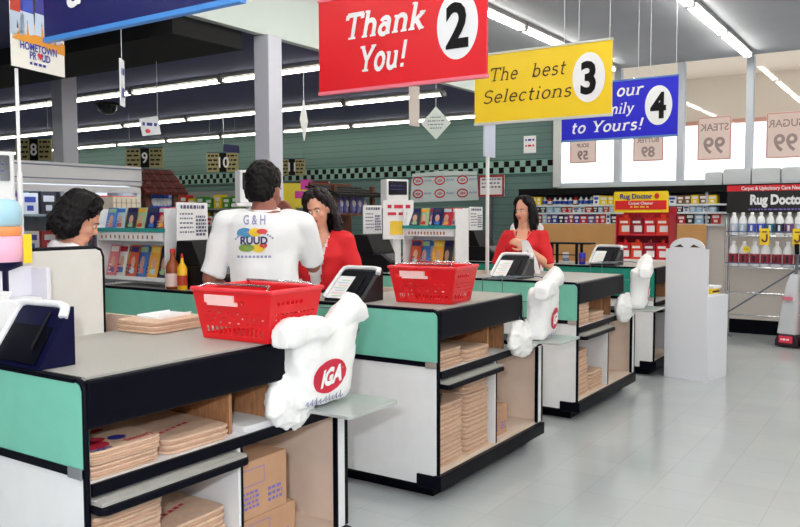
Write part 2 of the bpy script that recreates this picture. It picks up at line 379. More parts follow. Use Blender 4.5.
rows = ((-0.13, 'strip light, %s from the shop window, in the ceiling row at upper right'), (1.68, 'strip light, %s from the shop window, in the row behind the yellow sign'))
for yv, lab in rows:
    x = 6.97; kk = 0; lab0 = lab
    while x > -8.3:
        kk += 1; lab = lab0 % nth(kk)
        if first: o = pr; o.location = (x, yv, ZC - 0.09); first = False; o['label'] = lab; o['group'] = 'strip lights on the upper ceiling'
        else: o = dup(pr, (x, yv, ZC - 0.09), 0, lab, 'strip lights on the upper ceiling')
        x -= 1.54
for yv in (-1.95, -3.8, -5.6):
    for k in range(8): dup(pr, (6.97 - 1.95 * k, yv, ZC - 0.09), 0, 'strip light, %s from the shop window, in the %s overhead row from the red sign' % (nth(k + 1), {-1.95: 'first', -3.8: 'second', -5.6: 'third'}[yv]), 'strip lights overhead out of view')
pr2 = light_proto(1.56, TUBELOW); first = True
for xv, lab in ((0.5, 'strip light, %s from the soffit, in the row behind the ball player poster'), (2.95, 'strip light, %s from the soffit, in the topmost row of the dark ceiling'), (5.27, 'strip light, %s from the soffit, in the middle row of the dark ceiling'), (7.55, 'strip light, %s from the soffit, in the row nearest the green wall')):
    for k in range(2 if xv < 1 else 0, 11):
        y = 3.85 + 1.6 * k; lab1 = lab % nth(k + 1)
        if first: o = pr2; first = False; o.location = (xv, y, ZS - 0.09); o.rotation_euler = (0, 0, PI / 2); o['label'] = lab1; o['group'] = 'strip lights on the lower ceiling'
        else: o = dup(pr2, (xv, y, ZS - 0.09), PI / 2, lab1, 'strip lights on the lower ceiling')
# ------------------------------------------------------------------ checkout counters
def counter(X0, label, partition=False, right_teal=True):
    t = thing('checkout_counter', label, 'checkout counter', (X0, 0, 0), 0, 'checkout counters in a row')
    L = 2.9
    b = MB(); b.box(0.0, 0.022, 0.0, L, 0.014, 0.685); part('side_panel', b, WHITE, t, label='white lower side panel')
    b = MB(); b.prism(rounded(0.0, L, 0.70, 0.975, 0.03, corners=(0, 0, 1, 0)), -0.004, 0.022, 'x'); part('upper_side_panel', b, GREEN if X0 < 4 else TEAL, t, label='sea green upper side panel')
    b = MB(); b.box(-0.008, 0.022, 0.0, L, 0.672, 0.70); b.box(-0.006, 0.024, 0.035, L, 0.974, 0.988); b.tube([(0.008, L, 0.981), (0.008, 0.03, 0.981), (0.008, 0.008, 0.973), (0.008, 0.0, 0.95), (0.008, -0.001, 0.07)], 0.011, 8)
    part('edge_trim', b, BLACK, t)
    b = MB(); b.box(-0.012, 0.0, 0.0, 0.07, 0.668, 0.704); part('corner_cap', b, CHROME, t)
    # recessed plinth and black bumper
    b = MB(); b.box(0.07, 1.30, 0.07, L - 0.05, FLR, 0.014); part('plinth', b, BLACK, t)
    b = MB(); b.box(-0.012, 1.385, -0.03, 0.02, 0.0, 0.078); b.box(-0.014, 0.0, -0.03, 0.13, 0.0, 0.075); b.box(1.365, 1.385, 0, 0.6, 0.0, 0.078); b.box(0.0, 1.37, 0.0, L, 0.0, 0.014); part('bumper', b, BLACK, t, 0.006)
    # countertop in two pieces and its deep black fascia
    b = MB(); b.prism([(0.024, 0.012), (1.05, 0.012), (1.05, 0.82), (0.42, 0.82), (0.42, L), (0.024, L)], 0.95, 0.99, 'z'); part('countertop', b, TOP, t)
    b = MB(); b.box(0.012, 1.06, -0.012, 0.014, 0.825, 0.984); part('front_fascia', b, BLACK, t, 0.01)
    b = MB(); b.box(1.04, 1.062, 0.014, 0.82, 0.825, 0.984); part('side_fascia', b, BLACK, t)
    # cubbies
    b = MB(); b.box(0.022, 1.345, 0.0, 0.60, 0.62, 0.645); part('bag_shelf', b, [WHITE], t)
    b = MB(); b.box(0.022, 1.37, -0.012, 0.0, 0.608, 0.648); part('shelf_edge', b, BLACK, t)
    b = MB(); b.box(0.022, 1.345, 0.58, 0.60, 0.09, 0.95); b.box(0.022, 1.345, 0.0, 0.60, 0.076, 0.095); part('cubby_lining', b, TAN, t)
    for dx in (0.70, 0.915):
        b = MB(); b.box(dx, dx + 0.016, 0.06, 0.58, 0.645, 0.95); part('shelf_divider', b, WOOD, t)
    b = MB(); b.box(0.685, 0.705, 0.0, 0.58, 0.095, 0.62); part('support_post', b, [WHITE], t)
    b = MB(); b.box(0.699, 0.709, -0.004, 0.0, 0.09, 0.61); part('post_edging', b, BLACK, t)
    b = MB(); b.box(0.02, 0.672, -0.060, 0.02, 0.583, 0.596); o = part('pull_out_shelf', b, TOP, t)
    b = MB(); b.prism(rounded(0.012, 0.684, -0.075, 0.0, 0.03, corners=(1, 0, 0, 1)), 0.556, 0.582, 'z'); part('shelf_lip', b, BLACK, o, 0.006)
    # right end: outer side panel, white end post with black edges
    b = MB(); b.prism([(0.0, .014), (L, .014), (L, .95), (.82, .95), (.82, .62), (0, .62)], 1.345, 1.37, 'x'); part('outer_side_panel', b, TAN, t)
    b = MB(); b.box(1.30, 1.352, -0.016, 0.004, 0.09, 0.612); part('end_post', b, WHITE, t)
    b = MB(); b.box(1.29, 1.30, -0.018, 0.004, 0.09, 0.608); part('end_post_edging', b, BLACK, t)
    b = MB(); b.box(1.352, 1.374, -0.018, 0.004, 0.09, 0.608); part('end_post_edging', b, BLACK, t)
    b = MB(); b.cyl((1.344, 0.30, 0.14), (1.340, 0.30, 0.14), 0.014, n=12); part('grommet', b, CHROME, t)
    # cashier's side: well floor behind the bagging end
    b = MB(); b.box(0.40, 0.42, 0.82, L, 0.09, 0.95); part('well_panel', b, TAN, t)
    if partition:
        b = MB(); b.prism(rounded(-0.02, 0.69, 0.99, 1.36, 0.035, corners=(0, 1, 0, 0)), 0.81, 0.83, 'y'); p = part('partition', b, mat('partition_grey', (214, 213, 210), 0.4, var=0.02), t)
        b = MB(); b.tube([(-0.02, 0.82, 1.362), (0.655, 0.82, 1.362), (0.68, 0.82, 1.352), (0.692, 0.82, 1.325), (0.692, 0.82, 0.99)], 0.0115, 8); part('partition_edge', b, BLACK, p)
    return t
counter(-2.17, 'nearest checkout counter at lower left with grey partition standing on it', True).scale = (.978, 1, 1)
counter(0.0, 'second checkout counter from the viewer, under the second red basket')
counter(2.05, 'third checkout counter from the viewer, where the seated woman in red works')
counter(4.07, 'farthest checkout counter, deep teal side, next to the white standee')

# ------------------------------------------------------------------ bag racks, bags
def bag_rack(X0, label):
    t = thing('bag_rack', label, 'bag rack', (X0 + 1.05, 0, 0), 0, 'wire bag racks at the counter ends')
    b = MB(); b.prism(rounded(0.01, 0.37, -0.27, 0.05, 0.02), 0.672, 0.686, 'z'); part('bag_plate', b, mat('brushed_plate', (190, 196, 196), 0.3, metal=0.35), t, 0.003)
    b = MB()
    b.tube([(0.04, 0.30, 0.70), (0.04, 0.30, 1.07), (0.05, 0.06, 1.08)], 0.004, 6); b.tube([(0.34, 0.30, 0.70), (0.34, 0.30, 1.07), (0.33, 0.02, 1.08), (0.36, -0.04, 1.06), (0.37, -0.05, 0.98), (0.36, -0.02, 0.93)], 0.004, 6)
    b.tube([(-0.02, 0.02, 0.94), (0.03, -0.03, 0.94), (0.14, -0.03, 0.93), (0.17, -0.02, 0.87), (0.14, -0.025, 0.81), (-0.01, -0.02, 0.81)], 0.003, 6)
    b.tube([(0.0, 0.0, 1.0), (0.02, -0.03, 0.72), (0.04, -0.03, 0.686)], 0.003, 6)
    b.box(0.03, 0.35, 0.292, 0.308, 0.69, 0.72)
    for k in range(4): b.tube([(0.03, 0.3 - 0.05 * k, 1.075), (0.35, 0.3 - 0.05 * k, 1.075)], 0.003, 5)
    part('wire_frame', b, STEEL, t)
    b = MB(); b.box(0.03, 0.30, 0.05, 0.30, 0.646, 0.672); part('mount', b, BLACK, t)
    return t
def rr_ring(cx, cy, z, w, d, n=28, p=4.0, wob=0.0, seed=0.0):
    o = []
    for k in range(n):
        a = 2 * PI * k / n; c, s = math.cos(a), math.sin(a)
        x = math.copysign(abs(c) ** (2 / p), c) * w / 2; y = math.copysign(abs(s) ** (2 / p), s) * d / 2
        q = 1 + wob * noise.noise(Vector((c * 2 + seed, s * 2, z * 9)))
        o.append((cx + x * q, cy + y * q, z))
    return o
def open_bag(loc, rz, label, LX=0.0):
    t = thing('plastic_bag', label, 'plastic bag', loc, rz, 'opened carrier bags on the racks')
    # local: front face about y = 0, x 0..0.38, z from the plate up
    b = MB()
    b.loft([rr_ring(0.19, 0.075, 0.0, 0.34, 0.11), rr_ring(0.19, 0.075, 0.03, 0.365, 0.14, wob=.02), rr_ring(0.195, 0.075, 0.14, 0.39, 0.15, wob=.03), rr_ring(0.20, 0.07, 0.24, 0.41, 0.15, wob=.03, seed=2), rr_ring(0.205, 0.07, 0.30, 0.43, 0.15, wob=.04, seed=4), rr_ring(0.21, 0.075, 0.33, 0.43, 0.13, wob=.05, seed=6)])
    b.loft([[(xx, .012 + .05 * math.copysign(abs(math.sin(a)) ** .6, math.sin(a)), zz + hh * math.copysign(abs(math.cos(a)) ** .6, math.cos(a))) for a in [2 * PI * k / 18 for k in range(18)]] for xx, zz, hh in ((-.125, .315, .045), (-.10, .325, .055), (-.02, .335, .058), (.10, .335, .05), (.2, .33, .03))])
    b.tube([(0.27, 0.07, 0.30), (0.32, 0.05, 0.36), (0.37, 0.03, 0.40), (0.43, 0.02, 0.375), (0.45, 0.015, 0.33)], [0.06, 0.062, 0.056, 0.045, 0.028], 12)
    b.tube([(0.29, 0.05, 0.40), (0.35, 0.03, 0.44), (0.41, 0.02, 0.42)], [0.02, 0.03, 0.018], 10)
    me = remeshed(b, 0.009, 3, 'film', (0.007, 13))
    displace(me, lambda c: 0.003 * noise.noise(c * 55) + 0.005 * math.sin(42 * c.x + 9 * c.z + 3 * noise.noise(c * 7)) * min(1, max(0, c.z - .16) * 8))
    for v in me.vertices: v.co.z = max(v.co.z, 0.0)
    part('film', me, POLY, t)
    bv = BVHTree.FromPolygons([v.co for v in me.vertices], [p.vertices for p in me.polygons])
    g = MB()
    def onbag(poly, mi, off=0.003):
        out = []
        for a, c in poly:
            hit = bv.ray_cast(Vector((a, -0.4, c)), Vector((0, 1, 0)))
            out.append((a, (hit[0].y if hit[0] else 0) - off, c))
        return out
    cx, cz = 0.18 + LX, 0.122
    # oval mark: fan of rings so that it follows the film
    rings = [onbag([(cx + a * math.cos(.12) - c * math.sin(.12), cz + a * math.sin(.12) + c * math.cos(.12)) for a, c in oval(0, 0, 0.110 * k, 0.070 * k, 32)], 0) for k in (0.001, 0.35, 0.7, 1.0)]
    g.loft(rings, 0, caps=False)
    vs, fs = sans('IGA', 0.094, 0.005, 0.3, 'CENTER', 0.86); g.add(onbag([(cx + p + .002, cz - 0.033 + c + .12 * p) for p, c in vs], 1, 0.006), fs, 1)
    for k in range(9):
        xa = 0.04 + LX + 0.026 * k; a, f = strip([(xa, 0.03), (xa + 0.008, 0.045 + 0.006 * (k % 3)), (xa + 0.016, 0.022), (xa + 0.026, 0.034)], 0.0045); g.add(onbag([(p, q - 0.012 + 0.0005 * k) for p, q in a], 2, 0.004), f, 2)
    part('printed_logo', g, [INKRED, mat('ink_white', (248, 248, 250), 0.5), INKBLUE], t, label='red oval with white letters')
    return t
def bag_bundle(loc, label, seed):
    t = thing('bag_bundle', label, 'plastic bags', loc, 0, 'hanging packs of flat carrier bags')
    rnd = random.Random(seed); b = MB()
    for k in range(9):           # limp folds hanging side by side
        x = 0.03 + 0.026 * k; zt = rnd.uniform(.24, .27); zb = .02 + .9 * (x - .13) ** 2 * 6 + rnd.uniform(0, .02)
        b.tube([(x * .7 + .05, .03, zt), (x, .0 + rnd.uniform(-.01, .02), .6 * zt + .4 * zb), (x + rnd.uniform(-.01, .01), .01, zb + .03), (x * 1.02, .02, zb)], [.022, .034, .04, .024], 10)
    b.ell((0.13, 0.03, 0.13), (0.12, 0.045, 0.10))
    me = remeshed(b, 0.009, 2, 'film', (0.010, 24))
    displace(me, lambda c: 0.005 * noise.noise(c * 60))
    part('film', me, POLY, t)
    b = MB(); b.tube([(0.12, 0.03, 0.22), (0.13, 0.06, 0.40)], 0.004, 6); part('hook', b, STEEL, t)
    return t
NM = ('nearest', 'second', 'third')
for i, (X0, rz, dx) in enumerate(((-2.2, 0.0, -.055), (0.0, 0.16, 0.03), (2.05, 0.22, 0.05))):
    bag_rack(X0, 'grey metal plate and wire bag rack on the %s checkout counter' % NM[i])
    open_bag((X0 + (1.02, 1.045, 1.045)[i] + dx, (-0.10, -0.17, -0.20)[i], (0.70, 0.69, 0.69)[i]), rz, ('large white carrier bag with red oval logo facing front, on the nearest counter', 'white carrier bag with red oval logo turned sideways, on the second counter', 'white carrier bag with red oval logo turned sideways, left of the white standee')[i], (0, .05, .05)[i])
    bb = bag_bundle((X0 + (0.87, 0.83, 0.83)[i], (-.02, -.05, -.05)[i], (0.585, 0.56, 0.555)[i]), ('crumpled pack of white bags hanging under the bag with the large logo', 'crumpled pack of white bags hanging below the second counter\'s bag', 'crumpled pack of white bags hanging below the third counter\'s bag')[i], 11 + i); bb.scale = ((1, 1.45, 1.5)[i], 1, 1)
# the last counter's rack reaches out past the standee
# ------------------------------------------------------------------ shopping baskets
def basket(loc, rz, label):
    t = thing('shopping_basket', label, 'shopping basket', loc, rz, 'red shopping baskets')
    bw, bl, tw, tl, H = 0.28, 0.35, 0.325, 0.43, 0.205        # bottom and rim size: x by y
    def corner(sx, sy, f): return (sx * (bw + (tw - bw) * f) / 2, sy * (bl + (tl - bl) * f) / 2, 0.004 + H * f)
    rowsf = [0.0, 0.10, 0.26, 0.33, 0.36, 0.43, 0.46, 0.53, 0.56, 0.72, 0.80, 0.86, 1.0]
    def wall(a, b_, nseg, w):
        vs, fs = [], []
        us = []
        for k in range(nseg): us += [k / nseg, (k + 0.36) / nseg]
        us.append(1.0)
        for f in rowsf:
            p, q = Vector(corner(*a, f)), Vector(corner(*b_, f))
            for u in us: vs.append(tuple(p.lerp(q, u)))
        n = len(us)
        for j in range(len(rowsf) - 1):
            for i in range(n - 1):
                hole = (i % 2 == 1) and 2 < i < n - 3 and j in (1, 3, 5, 7, 9)
                if j == 9 and (i > n * 0.62): hole = False
                if j in (3, 5, 7) and (i // 2) % 2 == (j // 2) % 2 and w: hole = False
                if not hole: fs.append((j * n + i, j * n + i + 1, (j + 1) * n + i + 1, (j + 1) * n + i))
        return vs, fs
    b = MB()
    for a, c, ns, w in (((-1, 1), (-1, -1), 15, 1), ((-1, -1), (1, -1), 11, 0), ((1, -1), (1, 1), 15, 1), ((1, 1), (-1, 1), 11, 0)):
        b.add(*wall(a, c, ns, w))
    b.add([corner(-1, -1, 0), corner(1, -1, 0), corner(1, 1, 0), corner(-1, 1, 0)], [(0, 1, 2, 3)])
    o = part('basket_body', b, REDPL, t); s = o.modifiers.new('thick', 'SOLIDIFY'); s.thickness = 0.004; s.offset = 0
    b = MB(); r = [corner(sx, sy, 1.0) for sx, sy in ((-1, -1), (1, -1), (1, 1), (-1, 1))]
    for p, q in zip(r, r[1:] + r[:1]): b.cyl(p, q, 0.009, n=8)
    for p in r: b.ell(p, (0.010, 0.010, 0.009), nu=8, nv=6)
    part('rim', b, mat('red_rim_plastic', (232, 50, 62), 0.35), t)
    b = MB(); x = -tw / 2 + 0.003
    M = Matrix.Translation((x - 0.006, 0.0, 0.168)) @ Matrix.Rotation(math.radians(-6), 4, 'Y')
    b.box(-0.004, 0.004, -0.02, 0.14, -0.012, 0.02, 0, M); b.box(-0.006, 0.0, -0.04, 0.125, -0.022, -0.006, 0, M)
    part('name_plate', b, mat('pale_red_plate', (250, 206, 206), 0.45), t)
    for sx in (-1, 1):
        b = MB(); b.tube([(sx * 0.16, -0.19, 0.212), (sx * 0.12, -0.17, 0.228), (sx * 0.12, 0.17, 0.228), (sx * 0.16, 0.19, 0.212)], 0.005, 6); part('wire_handle', b, CHROME, t)
    return t
basket((-2.2 + 0.975, 0.148, 0.99), 0.03, 'red plastic shopping basket on the nearest checkout counter, beside the large logo bag')
basket((0.365, 0.245, 0.99), 0.10, 'red plastic shopping basket on the second checkout counter, farther from the viewer')

# ------------------------------------------------------------------ paper bag bundles
def bag_pack_mesh(w, d, h, seed, print_=0):
    rnd = random.Random(seed); b = MB(); n = max(3, int(h / 0.012)); z = 0.0
    for k in range(n):
        dz = h / n; j = 0.004
        sag = lambda x: 0
        x0 = rnd.uniform(-j, j); y0 = rnd.uniform(-j, j)
        ring = [rr_ring(w / 2 + x0, d / 2 + y0, z + e, w - s, d - s, 24, 9, 0.012, seed + k) for e, s in ((0.0003, .006), (dz * .25, 0.0), (dz * .75, 0.0), (dz * .97, .007))]
        b.loft(ring, 1 if k % 2 else 0); z += dz
    if print_ == 1:
        zt = h + 0.0015; M = Matrix(((1, 0, 0, 0), (0, 0, 1, 0), (0, 1, 0, zt), (0, 0, 0, 1)))
        def top(poly, mi): b.add([(p, q, zt) for p, q in poly], [tuple(range(len(poly)))], mi)
        top([(x + 0.006 * math.sin(9 * x), y) for x, y in oval(0.065, 0.075, 0.055, 0.045, 22)], 2); top(oval(0.10, 0.13, 0.05, 0.035, 20), 2); top(oval(0.17, 0.23, 0.05, 0.022, 20), 2)
        top(oval(0.18, 0.10, 0.032, 0.03, 20), 3)
        for s, px, py, mi, sz in (("Season's", 0.165, 0.028, 2, 0.05), ('Delights', 0.02, 0.012, 3, 0.034)):
            vs, fs = sans(s, sz, 0.001, 0.4); b.add([(px + p * 0.7, py + q, zt + 0.0006) for p, q in vs], fs, mi)
    if print_ == 2:
        zt = h + 0.0015
        for k in range(5): b.add([(0.05 + 0.035 * k, 0.10 + 0.01 * k, zt), (0.075 + 0.035 * k, 0.105 + 0.01 * k, zt), (0.07 + 0.035 * k, 0.125 + 0.01 * k, zt), (0.048 + 0.035 * k, 0.118 + 0.01 * k, zt)], [(0, 1, 2, 3)], 2)
    return b.mesh('paper_bag_pack')
MATS_PACK = [BAGPAPER, BAGEDGE, INKRED, INKBLUE]
PACK = []
for s, pr_ in ((1, 0), (2, 1), (3, 2), (4, 0)):
    me = bag_pack_mesh(0.305, 0.40, 0.068, s, pr_)
    for M in MATS_PACK: me.materials.append(M)
    PACK.append(me)
def pack(k, loc, label, rz=0.0, sz=1.0, group='packs of paper bags in the counters'):
    o = bpy.data.objects.new('paper_bag_pack', PACK[k]); COL.objects.link(o); o.location = loc; o.rotation_euler = (0, 0, rz); o.scale = (1, 1, sz)
    return tag(o, label, 'paper bags', group)
X0 = -2.178; zs, zf = 0.6465, 0.0965
pack(0, (X0 + 0.032, 0.02, zs), 'brown paper bag pack at the bottom of the left pile on the nearest counter\'s shelf', 0.0, .66)
pack(1, (X0 + 0.034, 0.012, zs + 0.048), 'brown paper bag pack with red and blue print, topmost on the nearest counter\'s shelf', 0.0, .66)
pack(2, (X0 + 0.365, 0.03, zs), 'single brown paper bag pack lying right of the printed pack in the nearest counter', -0.03, .8)
for k in range(6):
    pack((0, 3)[k % 2], (X0 + 0.034 + 0.004 * (k % 3), 0.02, zf + 0.071 * k), 'brown paper bag pack, %s from the bottom of the lower left pile, nearest counter' % ORD[k])
for k in range(4):
    pack((3, 0, 0, 2)[k], (X0 + 0.362, 0.03 + 0.008 * (k % 2), zf + 0.071 * k), 'brown paper bag pack, %s from the bottom of the lower right pile, nearest counter' % ORD[k], 0.02)
X0 = 0.0
pack(2, (X0 + 0.034, 0.02, zs), 'brown paper bag pack at the bottom of the shelf pile in the second counter', 0.0, .72)
pack(0, (X0 + 0.036, 0.03, zs + 0.052), 'brown paper bag pack on top of the shelf pile in the second counter', 0.0, .72)
pack(3, (X0 + 0.36, 0.02, zs), 'brown paper bag pack right of the shelf pile in the second counter')
for k in range(5):
    pack((0, 3, 0, 3, 2)[k], (X0 + 0.034, 0.02 + 0.005 * (k % 2), zf + 0.071 * k), 'brown paper bag pack, %s from the bottom of the left floor pile, second counter' % ORD[k] if k < 4 else 'paper bag pack with a red mark topping the left floor pile in the second counter')
for k in range(6):
    pack((3, 0)[k % 2], (X0 + 0.362, 0.02 + 0.006 * (k % 2), zf + 0.071 * k), 'brown paper bag pack, %s from the bottom of the right floor pile, second counter' % ORD[k])
X0 = 2.05
for k in range(3): pack((0, 3, 0)[k], (X0 + 0.034, 0.02, zs + 0.071 * k), 'brown paper bag pack, %s from the bottom of the shelf pile, third counter' % ORD[k])
pack(3, (X0 + 0.37, 0.02, zs), 'brown paper bag pack beside the shelf pile of the third counter')
for k in range(5): pack((0, 3)[k % 2], (X0 + 0.034, 0.02, zf + 0.071 * k), 'brown paper bag pack, %s from the bottom of the leaning pile, third counter' % ORD[k], 0.012 * k)
pack(3, (X0 + 0.36, 0.025, zf), 'lower brown paper bag pack beside the floor pile of the third counter'); pack(0, (X0 + 0.36, 0.025, zf + 0.071), 'upper brown paper bag pack beside the floor pile of the third counter')
pack(3, (-1.43, 0.555, 0.992), 'paper bag pack lying on the countertop behind the nearest red basket', 0.06, 0.75).scale = (1.05, .64, .75)
# white bags lying flat in the right cubby of the nearest counter
b = MB()
for k in range(4): b.loft([rr_ring(0.09, 0.15, 0.0002 + 0.006 * k + e, 0.17 - s, 0.30 - s, 20, 8, .02, k) for e, s in ((0, .004), (.002, 0), (.005, .004))])
o = part('flat_bag_pack', b, PAPER); o.location = (-2.185 + 0.735, 0.012, 0.6465); tag(o, 'flat white bags lying on the shelf between the wooden dividers of the nearest counter', 'bags')
# papers and white tray on the nearest counter by the basket
b = MB(); b.prism(rounded(0.0, 0.20, 0.0, 0.14, 0.01), 0, 0.008, 'z'); b.box(0.0, 0.20, 0.0, 0.006, 0.008, 0.014); b.box(0.0, 0.20, 0.134, 0.14, 0.008, 0.014)
o = part('paper_tray', b, PAPER); o.location = (-1.34, 0.63, 1.0435); o.rotation_euler = (0, 0, 0.1); tag(o, 'small white tray lying on the paper bags on the nearest countertop', 'tray')

# ------------------------------------------------------------------ cardboard boxes
def carton(loc, dims, rz, label):
    w, d, h = dims; t = thing('cardboard_box', label, 'cardboard box', loc, rz, 'cartons inside the counters')
    b = MB(); b.box(0, w, 0, d, 0, h); o = part('carton', b, CARD, t, 0.004)
    b = MB(); b.box(0, w, d * .5 - .025, d * .5 + .025, h, h + .001); b.box(-.001, 0, d * .5 - .025, d * .5 + .025, h * .7, h + .001); part('packing_tape', b, mat('brown_tape', (176, 134, 104), 0.35), t)
    b = MB()
    fr = [(0.03, h * .58), (w * .55, h * .58), (w * .55, h * .86), (0.03, h * .86)]
    for p, q in zip(fr, fr[1:] + fr[:1]): a, f = strip([p, q], .003); b.add([(x, -.0015, z) for x, z in a], f)
    for k in range(4): dashes(b, 0.02, w * .45, h * (.18 + .085 * k), h * .045, 6, -.0015, 0, k)
    for k in range(3): dashes(b, w * .62, w * .9, h * (.18 + .1 * k), h * .055, 4, -.0015, 0, k + 9)
    part('printing', b, INKVIOLET, t)
carton((-2.185 + 0.712, 0.05, 0.0965), (0.36, 0.40, 0.178), 0, 'lower cardboard box in the right compartment of the nearest counter')
carton((-2.185 + 0.713, 0.05, 0.2762), (0.305, 0.36, 0.236), 0, 'upper cardboard box in the right compartment of the nearest counter')
carton((0.715, 0.05, 0.0965), (0.245, 0.32, 0.19), 0, 'small cardboard box in the right compartment of the second counter')

# ------------------------------------------------------------------ check writing stands
def writing_stand(loc, label, pad, rz=0.0, D=0.22, H=0.18):
    t = thing('writing_stand', label, 'writing stand', loc, rz, 'sloped check writing stands')
    S = math.atan2(H, D); LL = math.hypot(H, D)
    b = MB(); b.prism([(0, 0), (D, 0), (D, H), (D - 0.02, H)] , -0.03, 0.25, 'y')
    b.v = [(x, y, z) for x, y, z in b.v]; part('wedge_body', b, NAVY if pad == 0 else mat('charcoal_plastic', (34, 35, 40), 0.45), t)
    # slope frame: u along y, v up the slope
    M = Matrix.Translation((-0.002, 0, 0.006)) @ Matrix.Rotation(-S, 4, 'Y')     # local x runs up the slope
    b = MB(); b.box(0.01, LL - 0.03, 0.0, 0.245, 0.0, 0.006, 0, M); part('slope_board', b, BLACK, t)
    b = MB(); b.tube([(0.0, -0.01, 0.012), (0.0, 0.245, 0.012)] if False else [(0.01, 0.25, 0.012), (LL - 0.05, 0.25, 0.012), (LL - 0.02, 0.24, 0.014), (LL - 0.01, 0.21, 0.014), (LL - 0.01, 0.02, 0.014), (LL - 0.02, -0.02, 0.014), (LL - 0.055, -0.03, 0.012)], [0.012, 0.012, 0.013, 0.013, 0.013, 0.017, 0.016], 8, 0, M)
    part('white_frame', b, WHITE, t)
    b = MB(); b.box(0.01, LL * 0.70, 0.12, 0.235, 0.0065, 0.010, 0, M)
    for k in range(7): b.box(0.025 + .022 * k, 0.034 + .022 * k, 0.13, 0.20 + .02 * (k % 2), 0.0101, 0.0106, 1 + k % 3, M)
    if pad: part('form_pad', b, [PAPER, colour((190, 220, 196)), colour((236, 200, 200)), colour((200, 210, 226))], t)
    b = MB(); b.tube([(0.06, 0.045, 0.012), (0.20, 0.05, 0.012)], 0.005, 6, 0, M); part('pen', b, INK, t)
writing_stand((-2.2 + 0.032, 0.262, 0.992), 'large dark navy writing stand with white frame at the left edge of the nearest counter', 0, 0.0, 0.135, 0.20)
writing_stand((0.035, 0.565, 0.992), 'dark writing stand with white frame left of the second red basket', 1)
writing_stand((2.09, 0.50, 0.992), 'writing stand on the third counter, in front of the woman in red', 1)
writing_stand((4.11, 0.42, 0.992), 'small writing stand with white frame on the farthest counter', 1)

# ------------------------------------------------------------------ receipt printer and register gear by the nearest partition
t = thing('receipt_printer', 'white boxy receipt printer in front of the grey partition at left edge', 'printer', (-2.18, 0.60, 0.992), 0)
b = MB(); b.box(0.02, 0.28, 0.02, 0.18, 0.0, 0.20); part('housing', b, WHITE, t, 0.008)
b = MB(); b.prism(rounded(0.17, 0.31, 0.20, 0.315, 0.02, corners=(0, 1, 0, 0)), 0.12, 0.13, 'y'); b.prism(rounded(0.295, 0.313, 0.05, 0.31, 0.006), 0.02, 0.13, 'y'); part('paper_guard', b, mat('pale_lilac_plastic', (226, 224, 236), 0.4), t, 0.002)
b = MB(); b.cyl((0.245, 0.018, 0.16), (0.245, 0.010, 0.16), 0.008); part('key_lock', b, STEEL, t)
b = MB()
for k in range(5): b.box(0.03 + .004 * k, 0.15 + .003 * k, 0.03, 0.12, 0.20 + .006 * k, 0.205 + .006 * k)
part('paper_stack', b, PAPER, t)
t = thing('candy_jar', 'tall clear tub of pink and yellow sweets with pale blue label, left edge', 'candy tub', (-1.99, 0.735, 0.992), 0)
b = MB(); b.lathe([(0.05, 0.0), (0.075, 0.02), (0.02, 0.05), (0.02, 0.30), (0.07, 0.32), (0.07, 0.335)], 16); part('stand', b, NAVY, t)
b = MB(); b.lathe([(0.068, 0.336), (0.074, 0.36), (0.074, 0.43), (0.06, 0.435)], 18, 0); b.lathe([(0.066, 0.435), (0.07, 0.45), (0.07, 0.465), (0.066, 0.47)], 18, 1); b.lathe([(0.06, 0.47), (0.072, 0.48), (0.072, 0.545), (0.05, 0.57), (0.02, 0.575)], 18, 2)
part('tub', b, [colour((236, 178, 205)), colour((240, 150, 90)), colour((168, 208, 226))], t)
b = MB(); b.box(0.045, 0.078, -0.068, -0.062, 0.33, 0.44); part('price_ticket', b, colour((250, 210, 40)), t)

# ------------------------------------------------------------------ registers with notice boards, and pole displays
def notice_text(mb, w, h, seed):
    dashes(mb, 0.03, w - 0.03, h * .84, h * .09, 9, -.005, 0, seed)
    for k in range(5): dashes(mb, 0.02, w * .52, h * (.68 - .12 * k), h * .04, 6, -.005, 0, seed + k)
    for k in range(6): dashes(mb, w * .58, w * .93, h * (.12 + .095 * k), h * .06, 5, -.005, 0, seed + 20 + k)
def register(loc, label, board_label, rz, i):
    t = thing('cash_register', label, 'cash register', loc, rz, 'black cash registers')
    b = MB(); b.prism([(0, 0), (0.44, 0), (0.44, 0.13), (0.40, 0.16), (0.10, 0.16), (0, 0.09)], 0.0, 0.40, 'x'); part('register_case', b, mat('register_black', (12, 12, 18), 0.45, spec=.25), t, 0.006)
    b = MB()
    for r in range(4):
        for c in range(7):
            y = 0.02 + 0.02 * r; z = 0.09 + (y) * 0.7 + 0.002; b.box(0.06 + .035 * c, 0.085 + .035 * c, y, y + .014, z, z + .012)
    part('keyboard', b, mat('key_grey', (150, 150, 160), 0.5), t)
    b = MB(); b.prism([(0.18, 0.16), (0.42, 0.16), (0.40, 0.335), (0.26, 0.335)], 0.02, 0.38, 'x'); part('display_hood', b, mat('hood_charcoal', (18, 18, 22), 0.5, spec=.2), t, 0.006)
    n = thing('notice_board', board_label, 'notice board', (loc[0] + (-.07, .06, .06)[i], loc[1] + 0.33, loc[2] + 0.337), rz, 'printed notices above the registers')
    b = MB(); b.box(0.0, 0.31, 0.0, 0.012, 0.0, 0.265); part('panel', b, PAPER, n, 0.002)
    b = MB(); notice_text(b, 0.31, 0.265, 3 + i); part('print', b, mat('faded_print', (90, 90, 120), 0.7), n)
    b = MB(); b.prism([(0.03, 0), (0.17, 0), (0.03, 0.2)], 0.29, 0.31, 'x'); b.v = [(x, y - 0.018, z) for x, y, z in b.v]; part('side_bracket', b, mat('hood_charcoal', (18, 18, 22), 0.5, spec=.2), n)
